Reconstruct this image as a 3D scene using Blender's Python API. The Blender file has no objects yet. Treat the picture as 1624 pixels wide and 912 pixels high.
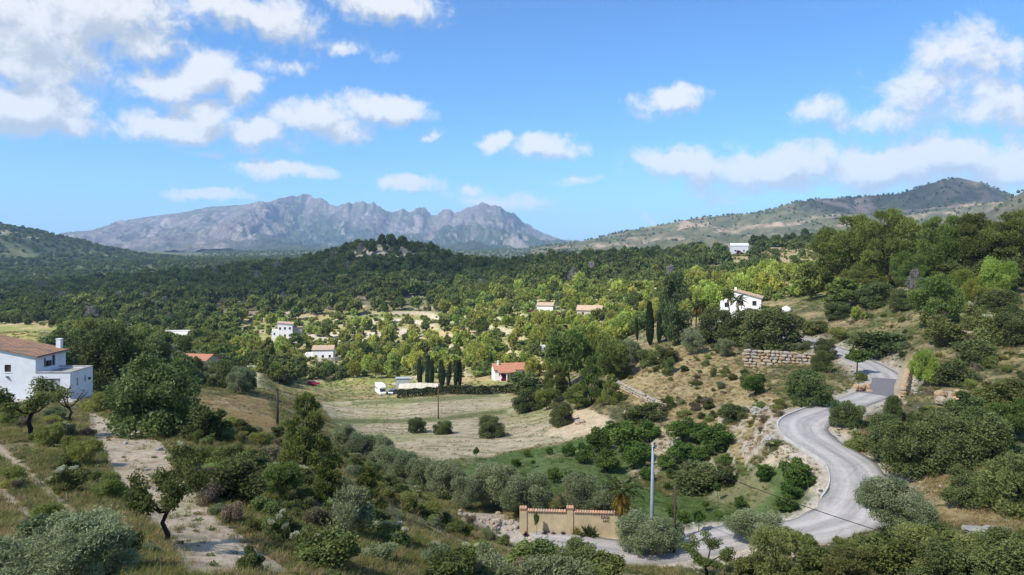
import bpy, math, random
import numpy as np

# ------------------------------------------------------------------ camera, sky, sun, exposure
scene = bpy.context.scene
col = scene.collection
FPX, CX, HY = 1097.0, 812.0, 390.0          # focal length, centre column and horizon row of the photograph (1624 px wide)

cam = bpy.data.cameras.new('camera')
cam.sensor_width = 36.0
cam.lens = 36.0 * FPX / 1624.0
cam.shift_y = -(456.0 - HY) / 1624.0
cam.clip_start = 0.5
cam.clip_end = 60000
camo = bpy.data.objects.new('camera', cam)
camo.location = (0, 0, 0)
camo.rotation_euler = (math.radians(90), 0, 0)
col.objects.link(camo)
scene.camera = camo

SUN_AZ, SUN_EL = math.radians(-127), math.radians(48)
SUN = np.array([math.sin(SUN_AZ) * math.cos(SUN_EL), math.cos(SUN_AZ) * math.cos(SUN_EL), math.sin(SUN_EL)])
scene.view_settings.view_transform = 'Standard'
scene.view_settings.look = 'None'
scene.view_settings.exposure = 0.70
scene.view_settings.gamma = 1.0
scene.view_settings.use_curve_mapping = False
scene.render.engine = 'CYCLES'
scene.cycles.use_denoising = True
scene.cycles.max_bounces = 6
scene.cycles.diffuse_bounces = 4
scene.cycles.glossy_bounces = 2
scene.cycles.transmission_bounces = 3
scene.cycles.volume_bounces = 1
scene.cycles.transparent_max_bounces = 12
scene.cycles.use_adaptive_sampling = True

sun = bpy.data.lights.new('sun', 'SUN')
sun.energy = 5.0
sun.angle = math.radians(0.53)
sun.color = (1.0, 0.95, 0.85)
suno = bpy.data.objects.new('sun', sun)
from mathutils import Vector
suno.rotation_euler = Vector(-SUN).to_track_quat('-Z', 'Y').to_euler()
suno.location = (-300, -200, 400)
col.objects.link(suno)

SKY_TINT = (.66, 1.14, 1.60)
world = bpy.data.worlds.new('World')
scene.world = world
world.use_nodes = True

def azel(px, py):
    u = (px - CX) / FPX
    v = (HY - py) / FPX
    az = math.atan(u)
    return az, math.atan(v * math.cos(az))

# centre x, centre y, half width, half height (photograph pixels), strength
CLOUDS = [
    (40, 40, 210, 120, 1.0), (150, 10, 150, 100, 1.0), (30, 100, 150, 60, .9), (40, 165, 160, 55, 1.15), (110, 190, 95, 30, .95), (205, 60, 90, 60, .75),
    (420, 25, 110, 48, .9), (340, 5, 110, 30, .7), (620, 6, 95, 34, .85), (540, 78, 60, 20, .62),
    (320, 115, 72, 42, 1.1), (262, 135, 70, 26, .9), (388, 142, 46, 36, 1.05), (285, 195, 88, 34, 1.1), (322, 170, 62, 26, 1.05),
    (425, 215, 64, 36, 1.1), (515, 192, 92, 30, 1.1), (605, 172, 74, 26, 1.1), (450, 105, 60, 18, .5),
    (455, 274, 92, 17, 1.0), (400, 266, 40, 10, .8), (340, 311, 80, 10, .9), (645, 297, 62, 19, 1.05), (312, 242, 36, 10, .62), (680, 215, 14, 11, .7),
    (795, 235, 24, 17, 1.0), (872, 238, 52, 21, 1.05), (1062, 162, 60, 25, 1.05), (1082, 152, 40, 20, 1.0), (810, 317, 92, 20, .78), (750, 298, 28, 14, .85),
    (1530, 85, 88, 56, .85), (1470, 140, 120, 48, .78), (1590, 165, 105, 60, .82), (1390, 180, 150, 34, .66), (1310, 172, 50, 26, .7), (1590, 100, 66, 54, .7),
    (1085, 262, 105, 30, 1.0), (1250, 262, 160, 44, 1.15), (1400, 264, 160, 42, 1.1), (1500, 252, 115, 42, 1.15), (1600, 268, 110, 54, 1.05), (1080, 250, 50, 20, .9),
    (1260, 292, 180, 18, .75), (1620, 230, 100, 40, .6), (1025, 354, 16, 8, .8), (1058, 347, 12, 7, .75), (1170, 318, 40, 9, .55), (930, 282, 40, 10, .5),
]

def N(nt, typ, **kw):
    n = nt.nodes.new(typ)
    for k, v in kw.items():
        setattr(n, k, v)
    return n

def math_node(nt, op, a, b=None, c=None):
    n = nt.nodes.new('ShaderNodeMath')
    n.operation = op
    for i, v in enumerate((a, b, c)):
        if v is None:
            continue
        if isinstance(v, (int, float)):
            n.inputs[i].default_value = v
        else:
            nt.links.new(v, n.inputs[i])
    return n.outputs[0]

def wide_group():
    # elsewhere in the sky (beside, behind and above the view) the same kind of broken cumulus
    g = bpy.data.node_groups.get('cloud_wide')
    if g: return g
    g = bpy.data.node_groups.new('cloud_wide', 'ShaderNodeTree')
    g.interface.new_socket('P', in_out='INPUT', socket_type='NodeSocketVector')
    g.interface.new_socket('Density', in_out='OUTPUT', socket_type='NodeSocketFloat')
    gi, go = N(g, 'NodeGroupInput'), N(g, 'NodeGroupOutput')
    n0 = N(g, 'ShaderNodeTexNoise', noise_dimensions='3D')
    n0.inputs['Scale'].default_value = 3.2
    n0.inputs['Detail'].default_value = 4.0
    st = N(g, 'ShaderNodeMapping')
    st.inputs['Scale'].default_value = (1, 2.0, 1)
    g.links.new(gi.outputs[0], st.inputs['Vector'])
    g.links.new(st.outputs[0], n0.inputs['Vector'])
    g.links.new(math_node(g, 'MULTIPLY_ADD', n0.outputs['Fac'], 3.0, -1.45), go.inputs[0])
    return g

def cloud_group():
    g = bpy.data.node_groups.new('cloud_field', 'ShaderNodeTree')
    g.interface.new_socket('P', in_out='INPUT', socket_type='NodeSocketVector')
    g.interface.new_socket('Density', in_out='OUTPUT', socket_type='NodeSocketFloat')
    gi, go = N(g, 'NodeGroupInput'), N(g, 'NodeGroupOutput')
    # billows: the lookup position is pushed about by noise, then the blobs give the large shape
    warp = N(g, 'ShaderNodeTexNoise', noise_dimensions='3D')
    warp.inputs['Scale'].default_value = 9.0
    warp.inputs['Detail'].default_value = 6.0
    warp.inputs['Roughness'].default_value = 0.6
    g.links.new(gi.outputs[0], warp.inputs['Vector'])
    w1 = N(g, 'ShaderNodeVectorMath', operation='SUBTRACT')
    g.links.new(warp.outputs['Color'], w1.inputs[0])
    w1.inputs[1].default_value = (.5, .5, .5)
    w2 = N(g, 'ShaderNodeVectorMath', operation='MULTIPLY_ADD')
    g.links.new(w1.outputs[0], w2.inputs[0])
    w2.inputs[1].default_value = (.11, .075, 0)
    g.links.new(gi.outputs[0], w2.inputs[2])
    acc = None
    wsep = N(g, 'ShaderNodeSeparateXYZ')
    g.links.new(w2.outputs[0], wsep.inputs[0])
    for (cx, cy, rx, ry, s) in CLOUDS:
        az, el = azel(cx, cy)
        ra = abs(azel(cx + rx, cy)[0] - azel(cx - rx, cy)[0]) / 2 * 1.28
        re = abs(azel(cx, cy + ry)[1] - azel(cx, cy - ry)[1]) / 2 * 1.28
        m = N(g, 'ShaderNodeMapping')
        m.inputs['Location'].default_value = (-az / ra, -el / re, 0)
        m.inputs['Scale'].default_value = (1 / ra, 1 / re, 0)
        cv = N(g, 'ShaderNodeCombineXYZ')        # the running value rides along in z so that the blobs are worked out one after another
        g.links.new(wsep.outputs[0], cv.inputs[0]); g.links.new(wsep.outputs[1], cv.inputs[1])
        if acc is not None: g.links.new(acc, cv.inputs[2])
        g.links.new(cv.outputs[0], m.inputs['Vector'])
        ln = N(g, 'ShaderNodeVectorMath', operation='LENGTH')
        g.links.new(m.outputs[0], ln.inputs[0])
        d = math_node(g, 'MULTIPLY_ADD', ln.outputs['Value'], -s, s)
        acc = d if acc is None else math_node(g, 'SMOOTH_MAX', acc, d, .15)
    wg = N(g, 'ShaderNodeGroup'); wg.node_tree = wide_group()
    g.links.new(gi.outputs[0], wg.inputs[0])
    sep = N(g, 'ShaderNodeSeparateXYZ')
    g.links.new(gi.outputs[0], sep.inputs[0])
    ax = math_node(g, 'ABSOLUTE', sep.outputs[0])
    side = N(g, 'ShaderNodeMapRange')
    side.inputs[1].default_value, side.inputs[2].default_value = .66, .82
    g.links.new(ax, side.inputs[0])
    up = N(g, 'ShaderNodeMapRange')
    up.inputs[1].default_value, up.inputs[2].default_value = .37, .47
    g.links.new(sep.outputs[1], up.inputs[0])
    out = math_node(g, 'MAXIMUM', side.outputs[0], up.outputs[0])
    wide = math_node(g, 'MULTIPLY_ADD', out, 1.4, math_node(g, 'ADD', wg.outputs[0], -1.4))
    acc = math_node(g, 'MAXIMUM', acc, wide)
    # fine break-up of the edges
    n1 = N(g, 'ShaderNodeTexNoise', noise_dimensions='3D')
    n1.inputs['Scale'].default_value = 24.0
    n1.inputs['Detail'].default_value = 8.0
    n1.inputs['Roughness'].default_value = 0.66
    n1.inputs['Distortion'].default_value = 0.35
    g.links.new(gi.outputs[0], n1.inputs['Vector'])
    fine = math_node(g, 'MULTIPLY_ADD', n1.outputs['Fac'], 1.6, -0.80)
    g.links.new(math_node(g, 'ADD', acc, fine), go.inputs[0])
    return g

def build_world():
    nt = world.node_tree
    nt.nodes.clear()
    out = N(nt, 'ShaderNodeOutputWorld')
    sky = N(nt, 'ShaderNodeTexSky', sky_type='NISHITA')
    sky.sun_disc = False
    sky.sun_elevation = SUN_EL
    sky.sun_rotation = SUN_AZ
    sky.altitude = 300
    sky.air_density = 1.0
    sky.dust_density = 0.6
    sky.ozone_density = 2.2
    tc = N(nt, 'ShaderNodeTexCoord')
    sp = N(nt, 'ShaderNodeSeparateXYZ')
    nt.links.new(tc.outputs['Generated'], sp.inputs[0])
    az = math_node(nt, 'ARCTAN2', sp.outputs[0], sp.outputs[1])
    el = math_node(nt, 'ARCSINE', sp.outputs[2])
    P = N(nt, 'ShaderNodeCombineXYZ')
    nt.links.new(az, P.inputs[0])
    nt.links.new(el, P.inputs[1])
    P.inputs[2].default_value = 0.37
    grp = cloud_group()
    d0 = N(nt, 'ShaderNodeGroup'); d0.node_tree = grp
    nt.links.new(P.outputs[0], d0.inputs[0])
    sh = N(nt, 'ShaderNodeVectorMath', operation='ADD')
    nt.links.new(P.outputs[0], sh.inputs[0])
    sh.inputs[1].default_value = (-.012, .026, 0)
    d1 = N(nt, 'ShaderNodeGroup'); d1.node_tree = grp
    nt.links.new(sh.outputs[0], d1.inputs[0])
    # the sky's own blue: a deep clear day, as the photograph has it
    tint = N(nt, 'ShaderNodeMix', data_type='RGBA', blend_type='MULTIPLY')
    tint.inputs['Factor'].default_value = 1.0
    nt.links.new(sky.outputs[0], tint.inputs[6])
    tint.inputs[7].default_value = (*SKY_TINT, 1)
    def branch(dens, dens_sun):
        cov = N(nt, 'ShaderNodeMapRange', interpolation_type='SMOOTHSTEP')
        cov.inputs[1].default_value, cov.inputs[2].default_value = .05, .68
        cov.inputs[4].default_value = .91
        nt.links.new(dens, cov.inputs[0])
        cc = N(nt, 'ShaderNodeMix', data_type='RGBA')
        if dens_sun is None:
            cc.inputs['Factor'].default_value = .6
        else:   # billows painted lighter on the side that faces the sun
            lit = N(nt, 'ShaderNodeMapRange', interpolation_type='SMOOTHSTEP')
            lit.inputs[1].default_value, lit.inputs[2].default_value = -.34, .38
            nt.links.new(math_node(nt, 'SUBTRACT', dens, dens_sun), lit.inputs[0])
            nt.links.new(lit.outputs[0], cc.inputs['Factor'])
        cc.inputs[6].default_value = (4.6, 5.0, 5.5, 1)
        cc.inputs[7].default_value = (7.9, 7.9, 7.9, 1)
        mix = N(nt, 'ShaderNodeMix', data_type='RGBA')
        nt.links.new(cov.outputs[0], mix.inputs['Factor'])
        nt.links.new(tint.outputs[2], mix.inputs[6])
        nt.links.new(cc.outputs[2], mix.inputs[7])
        bg = N(nt, 'ShaderNodeBackground')
        bg.inputs['Strength'].default_value = 0.077
        nt.links.new(mix.outputs[2], bg.inputs['Color'])
        return bg
    wg = N(nt, 'ShaderNodeGroup'); wg.node_tree = wide_group()
    nt.links.new(P.outputs[0], wg.inputs[0])
    plainb = branch(math_node(nt, 'ADD', wg.outputs[0], .02), None)
    fullb = branch(d0.outputs[0], d1.outputs[0])
    # the named clouds only have to be worked out in the part of the sky where they stand
    f1 = math_node(nt, 'LESS_THAN', math_node(nt, 'ABSOLUTE', az), .83)
    f2 = math_node(nt, 'LESS_THAN', el, .48)
    f3 = math_node(nt, 'GREATER_THAN', el, -.02)
    ms = N(nt, 'ShaderNodeMixShader')
    nt.links.new(math_node(nt, 'MULTIPLY', f1, math_node(nt, 'MULTIPLY', f2, f3)), ms.inputs[0])
    nt.links.new(plainb.outputs[0], ms.inputs[1]); nt.links.new(fullb.outputs[0], ms.inputs[2])
    nt.links.new(ms.outputs[0], out.inputs['Surface'])
build_world()

# ------------------------------------------------------------------ small tools
R = np.random.RandomState(11)
rnd = random.Random(5)

def _hash(ix, iy, seed):
    h = (ix.astype(np.int64) * 374761393 + iy.astype(np.int64) * 668265263 + seed * 1442695041) & 0x7fffffff
    h = ((h ^ (h >> 13)) * 1274126177) & 0x7fffffff
    h = (h ^ (h >> 16)) & 0xffffff
    return h / float(0xffffff)

def vnoise(x, y, seed=0):
    x = np.asarray(x, float); y = np.asarray(y, float)
    ix, iy = np.floor(x), np.floor(y)
    fx, fy = x - ix, y - iy
    fx = fx * fx * (3 - 2 * fx); fy = fy * fy * (3 - 2 * fy)
    a, b = _hash(ix, iy, seed), _hash(ix + 1, iy, seed)
    c, d = _hash(ix, iy + 1, seed), _hash(ix + 1, iy + 1, seed)
    return (a * (1 - fx) + b * fx) * (1 - fy) + (c * (1 - fx) + d * fx) * fy

def fbm(x, y, seed=0, octv=4, gain=.5):
    t, a, n = 0., 1., 0.
    for i in range(octv):
        t = t + a * vnoise(x * 2 ** i + 17.3 * i, y * 2 ** i - 9.1 * i, seed + i * 7)
        n += a; a *= gain
    return t / n

def sstep(a, b, x):
    t = np.clip((x - a) / (b - a), 0, 1)
    return t * t * (3 - 2 * t)

def npmesh(name, V, F, mat=None, smooth=False):
    me = bpy.data.meshes.new(name)
    V = np.ascontiguousarray(V, np.float32); F = np.ascontiguousarray(F, np.int32)
    k = F.shape[1]
    me.vertices.add(len(V)); me.vertices.foreach_set('co', V.ravel())
    me.loops.add(F.size); me.loops.foreach_set('vertex_index', F.ravel())
    me.polygons.add(len(F))
    me.polygons.foreach_set('loop_start', np.arange(0, F.size, k, dtype=np.int32))
    me.polygons.foreach_set('loop_total', np.full(len(F), k, np.int32))
    if smooth:
        me.polygons.foreach_set('use_smooth', np.ones(len(F), bool))
    me.update(calc_edges=True)
    if mat: me.materials.append(mat)
    return me

def link(name, data, parent=None, loc=None):
    o = bpy.data.objects.new(name, data)
    col.objects.link(o)
    if parent is not None: o.parent = parent
    if loc is not None: o.location = loc
    return o

def tag(o, label=None, cat=None, group=None, kind=None):
    if label: o['label'] = label
    if cat: o['category'] = cat
    if group: o['group'] = group
    if kind: o['kind'] = kind
    return o

def thing(name, label, cat, loc=(0, 0, 0), rz=0, group=None):
    o = link(name, None, None, loc)
    o.rotation_euler = (0, 0, rz)
    return tag(o, label, cat, group, 'thing')

class MB:
    """collects boxes, tubes and plain faces for one mesh"""
    def __init__(s): s.v, s.f = [], []
    def add(s, V, F):
        b = len(s.v)
        s.v += [tuple(p) for p in V]
        s.f += [tuple(i + b for i in q) for q in F]
        return s
    def box(s, x0, x1, y0, y1, z0, z1):
        V = [(x0, y0, z0), (x1, y0, z0), (x1, y1, z0), (x0, y1, z0), (x0, y0, z1), (x1, y0, z1), (x1, y1, z1), (x0, y1, z1)]
        return s.hexa(V)
    def hexa(s, V):
        return s.add(V, [(0, 3, 2, 1), (4, 5, 6, 7), (0, 1, 5, 4), (1, 2, 6, 5), (2, 3, 7, 6), (3, 0, 4, 7)])
    def tube(s, pts, rad, n=7, cap=True):
        pts = [np.array(p, float) for p in pts]
        V, F = [], []
        for i, p in enumerate(pts):
            a = pts[max(i - 1, 0)]; b = pts[min(i + 1, len(pts) - 1)]
            t = b - a; t /= (np.linalg.norm(t) + 1e-9)
            q = np.array([1., 0, 0]) if abs(t[0]) < .8 else np.array([0, 1., 0])
            e1 = np.cross(t, q); e1 /= np.linalg.norm(e1); e2 = np.cross(t, e1)
            for k in range(n):
                an = 2 * math.pi * k / n
                V.append(p + rad[i] * (math.cos(an) * e1 + math.sin(an) * e2))
        for i in range(len(pts) - 1):
            for k in range(n):
                F.append((i * n + k, i * n + (k + 1) % n, (i + 1) * n + (k + 1) % n, (i + 1) * n + k))
        if cap:
            F.append(tuple(range(n - 1, -1, -1)))
            F.append(tuple((len(pts) - 1) * n + k for k in range(n)))
        return s.add(V, F)
    def mesh(s, name, mat, smooth=False):
        me = bpy.data.meshes.new(name)
        me.from_pydata(s.v, [], s.f); me.update()
        if mat: me.materials.append(mat)
        if smooth:
            me.polygons.foreach_set('use_smooth', np.ones(len(me.polygons), bool))
        return me
    def build(s, name, mat, parent=None, loc=None, smooth=False):
        return link(name, s.mesh(name, mat, smooth), parent, loc)

# ------------------------------------------------------------------ materials
def new_mat(name):
    m = bpy.data.materials.new(name); m.use_nodes = True
    m.node_tree.nodes.clear()
    return m, m.node_tree

def surf(name, c, rough=.85, spec=.2, var=.25, scale=4., bump=.0, bscale=30., c2=None, metal=0., coord='Object', detail=6.):
    """a plain surface with grain: two tones mixed by noise, and fine relief"""
    m, nt = new_mat(name)
    out = N(nt, 'ShaderNodeOutputMaterial'); p = N(nt, 'ShaderNodeBsdfPrincipled')
    p.inputs['Roughness'].default_value = rough
    p.inputs['Specular IOR Level'].default_value = spec
    p.inputs['Metallic'].default_value = metal
    tc = N(nt, 'ShaderNodeTexCoord')
    nz = N(nt, 'ShaderNodeTexNoise'); nz.inputs['Scale'].default_value = scale; nz.inputs['Detail'].default_value = detail
    nz.inputs['Roughness'].default_value = .65
    nt.links.new(tc.outputs[coord], nz.inputs['Vector'])
    rg = N(nt, 'ShaderNodeMapRange'); rg.inputs[1].default_value, rg.inputs[2].default_value = .3, .7
    nt.links.new(nz.outputs['Fac'], rg.inputs[0])
    mx = N(nt, 'ShaderNodeMix', data_type='RGBA')
    nt.links.new(rg.outputs[0], mx.inputs['Factor'])
    a = c2 if c2 else tuple(v * (1 - var) for v in c)
    mx.inputs[6].default_value = (*a, 1); mx.inputs[7].default_value = (*c, 1)
    # each copy slightly different
    oi = N(nt, 'ShaderNodeObjectInfo')
    hv = N(nt, 'ShaderNodeHueSaturation')
    v = N(nt, 'ShaderNodeMapRange'); v.inputs[3].default_value, v.inputs[4].default_value = .9, 1.1
    nt.links.new(oi.outputs['Random'], v.inputs[0]); nt.links.new(v.outputs[0], hv.inputs['Value'])
    nt.links.new(mx.outputs[2], hv.inputs['Color'])
    nt.links.new(hv.outputs[0], p.inputs['Base Color'])
    if bump > 0:
        n2 = N(nt, 'ShaderNodeTexNoise'); n2.inputs['Scale'].default_value = bscale; n2.inputs['Detail'].default_value = 5
        nt.links.new(tc.outputs[coord], n2.inputs['Vector'])
        bp = N(nt, 'ShaderNodeBump'); bp.inputs['Strength'].default_value = bump; bp.inputs['Distance'].default_value = .05
        nt.links.new(n2.outputs['Fac'], bp.inputs['Height']); nt.links.new(bp.outputs[0], p.inputs['Normal'])
    nt.links.new(p.outputs[0], out.inputs[0])
    return m

def leaf_mat(name, c1, c2, trans=.3, hue=.03, val=.35):
    m, nt = new_mat(name)
    out = N(nt, 'ShaderNodeOutputMaterial')
    at_ = N(nt, 'ShaderNodeAttribute', attribute_name='tint')
    mx = N(nt, 'ShaderNodeMix', data_type='RGBA')
    mx.inputs[6].default_value = (*c1, 1); mx.inputs[7].default_value = (*c2, 1)
    nt.links.new(at_.outputs['Fac'], mx.inputs['Factor'])
    oi = N(nt, 'ShaderNodeObjectInfo')
    hv = N(nt, 'ShaderNodeHueSaturation')
    v = N(nt, 'ShaderNodeMapRange'); v.inputs[3].default_value, v.inputs[4].default_value = 1 - val * .6, 1 + val
    h = N(nt, 'ShaderNodeMapRange'); h.inputs[3].default_value, h.inputs[4].default_value = .5 - hue, .5 + hue * .5
    r2 = math_node(nt, 'FRACT', math_node(nt, 'MULTIPLY', oi.outputs['Random'], 7.31))
    nt.links.new(oi.outputs['Random'], v.inputs[0]); nt.links.new(r2, h.inputs[0])
    nt.links.new(v.outputs[0], hv.inputs['Value']); nt.links.new(h.outputs[0], hv.inputs['Hue'])
    nt.links.new(mx.outputs[2], hv.inputs['Color'])
    d = N(nt, 'ShaderNodeBsdfDiffuse'); t = N(nt, 'ShaderNodeBsdfTranslucent')
    nt.links.new(hv.outputs[0], d.inputs[0]); nt.links.new(hv.outputs[0], t.inputs[0])
    ms = N(nt, 'ShaderNodeMixShader'); ms.inputs[0].default_value = min(.5, trans * 1.4)
    nt.links.new(d.outputs[0], ms.inputs[1]); nt.links.new(t.outputs[0], ms.inputs[2])
    nt.links.new(ms.outputs[0], out.inputs[0])
    return m

M = {}
M['bark'] = surf('bark', (.16, .12, .09), .95, .1, .5, 3., .6, 14.)
M['bark_dark'] = surf('bark_dark', (.05, .04, .033), .95, .1, .5, 4., .6, 18.)
M['bark_pale'] = surf('bark_pale', (.26, .22, .18), .95, .1, .4, 3., .6, 14.)
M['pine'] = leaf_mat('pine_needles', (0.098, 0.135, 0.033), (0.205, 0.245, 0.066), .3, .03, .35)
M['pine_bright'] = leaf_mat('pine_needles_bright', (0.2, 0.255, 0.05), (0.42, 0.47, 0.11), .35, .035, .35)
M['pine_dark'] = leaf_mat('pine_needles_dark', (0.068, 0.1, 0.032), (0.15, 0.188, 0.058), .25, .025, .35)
M['broad'] = leaf_mat('broad_leaves', (0.092, 0.128, 0.042), (0.205, 0.245, 0.088), .28, .02, .25)
M['broad_dark'] = leaf_mat('dark_leaves', (0.072, 0.1, 0.036), (0.165, 0.195, 0.07), .22, .02, .25)
M['olive'] = leaf_mat('olive_leaves', (.125, .160, .072), (.31, .345, .185), .25, .02, .2)
M['citrus'] = leaf_mat('citrus_leaves', (0.055, 0.11, 0.024), (0.145, 0.215, 0.052), .25, .015, .25)
M['cypress'] = leaf_mat('cypress_scales', (0.026, 0.04, 0.018), (0.055, 0.075, 0.032), .15, .02, .25)
M['shrub'] = leaf_mat('shrub_leaves', (0.095, 0.125, 0.04), (0.205, 0.24, 0.075), .25, .03, .4)
M['shrub_light'] = leaf_mat('light_shrub_leaves', (0.16, 0.195, 0.05), (0.31, 0.345, 0.1), .3, .035, .35)
M['scrub_dry'] = leaf_mat('dry_twigs', (0.15, 0.128, 0.078), (0.3, 0.26, 0.165), .2, .03, .3)
M['blossom'] = leaf_mat('cream_blossom', (0.46, 0.46, 0.27), (0.7, 0.69, 0.46), .3, .01, .1)
M['almond'] = leaf_mat('almond_leaves', (0.135, 0.165, 0.052), (0.275, 0.305, 0.11), .35, .03, .35)
M['poplar'] = leaf_mat('poplar_leaves', (.10, .14, .055), (.21, .25, .11), .35, .02, .1)
M['magenta'] = leaf_mat('magenta_bracts', (.22, .02, .12), (.36, .05, .2), .3, .01, .1)
M['frond_dry'] = leaf_mat('dry_fronds', (.30, .20, .035), (.42, .30, .07), .3, .02, .2)
M['frond'] = leaf_mat('palm_fronds', (.05, .075, .025), (.11, .14, .045), .25, .02, .2)
M['straw'] = leaf_mat('straw_blades', (.25, .19, .085), (.46, .37, .19), .35, .03, .3)
M['grass'] = leaf_mat('grass_blades', (0.116, 0.138, 0.039), (0.242, 0.248, 0.083), .35, .04, .35)
M['lush'] = leaf_mat('lush_blades', (0.08, 0.14, 0.036), (0.15, 0.22, 0.062), .35, .02, .25)
M['herb'] = leaf_mat('herb_leaves', (0.090, 0.120, 0.046), (0.192, 0.222, 0.096), .3, .04, .4)
M['purple'] = leaf_mat('purple_leaves', (0.060, 0.026, 0.042), (0.120, 0.054, 0.072), .2, .01, .2)
M['grey_twig'] = leaf_mat('grey_twigs', (.16, .145, .14), (.28, .26, .25), .1, .01, .2)

M['white'] = surf('white_render', (.80, .80, .80), .9, .2, .10, .9, .12, 20., c2=(.66, .66, .67))
M['white2'] = surf('white_paint', (.82, .81, .79), .8, .3, .05, 2.)
M['ochre'] = surf('ochre_render', (.56, .45, .28), .92, .15, .18, 1.1, .2, 25., c2=(.38, .30, .19), detail=9.)
M['tile'] = surf('clay_tile', (.38, .215, .125), .9, .15, .5, .9, .3, 40., c2=(.16, .125, .10), detail=10.)
M['tile_red'] = surf('red_clay_tile', (.38, .175, .11), .85, .2, .3, 2., .2, 40.)
M['tile_pale'] = surf('pale_clay_tile', (.48, .35, .25), .9, .15, .35, 2., .2, 40.)
M['tile_end'] = surf('tile_end', (.62, .36, .23), .9, .15, .35, 5., .2, 40.)
M['concrete'] = surf('concrete', (.44, .41, .37), .92, .2, .35, 1.1, .25, 18., c2=(.28, .25, .22))
M['kerb'] = surf('kerb_paint', (.56, .55, .52), .9, .2, .4, 1.2, .3, 12.)
M['pole'] = surf('pole_metal', (.30, .36, .37), .6, .4, .25, 2., .05, 20.)
M['wood'] = surf('weathered_wood', (.10, .075, .06), .95, .1, .4, 5., .4, 30.)
M['wood_red'] = surf('brown_wood', (.20, .10, .07), .95, .1, .4, 5., .4, 30.)
M['rock'] = surf('limestone', (.46, .37, .26), .95, .1, .35, 1.5, .5, 9., c2=(.30, .25, .20))
M['rock_orange'] = surf('orange_limestone', (.50, .33, .18), .95, .1, .3, 1.8, .5, 9., c2=(.34, .24, .15))
M['rock_grey'] = surf('grey_limestone', (.40, .37, .33), .95, .1, .35, 1.5, .5, 9., c2=(.25, .23, .21))
M['dark'] = surf('dark_frame', (.03, .032, .04), .5, .4, .1)
M['shutter'] = surf('dark_shutter', (.045, .035, .035), .7, .3, .2)
M['glass'] = surf('window_glass', (.035, .04, .05), .08, .6, .1)
M['curtain'] = surf('curtain_glass', (.46, .49, .52), .25, .5, .2, 3.)
M['wire'] = surf('cable', (.02, .02, .02), .7, .2, .1)
M['car_red'] = surf('red_paint', (.32, .012, .018), .3, .5, .05)
M['car_blue'] = surf('blue_paint', (.06, .10, .26), .3, .5, .05)
M['van_white'] = surf('van_paint', (.80, .80, .80), .35, .5, .04)
M['tyre'] = surf('tyre', (.02, .02, .02), .9, .1, .1)
M['lamp'] = surf('lamp_glass', (.75, .75, .72), .2, .6, .05)
M['canvas'] = surf('pale_canvas', (.50, .45, .37), .9, .1, .25, 1.)
M['tealmetal'] = surf('grey_sheet', (.30, .34, .36), .6, .3, .1)
M['letter'] = surf('iron_letters', (.05, .04, .035), .7, .3, .1)
M['teal'] = surf('green_netting', (.05, .22, .17), .8, .2, .1)

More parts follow.
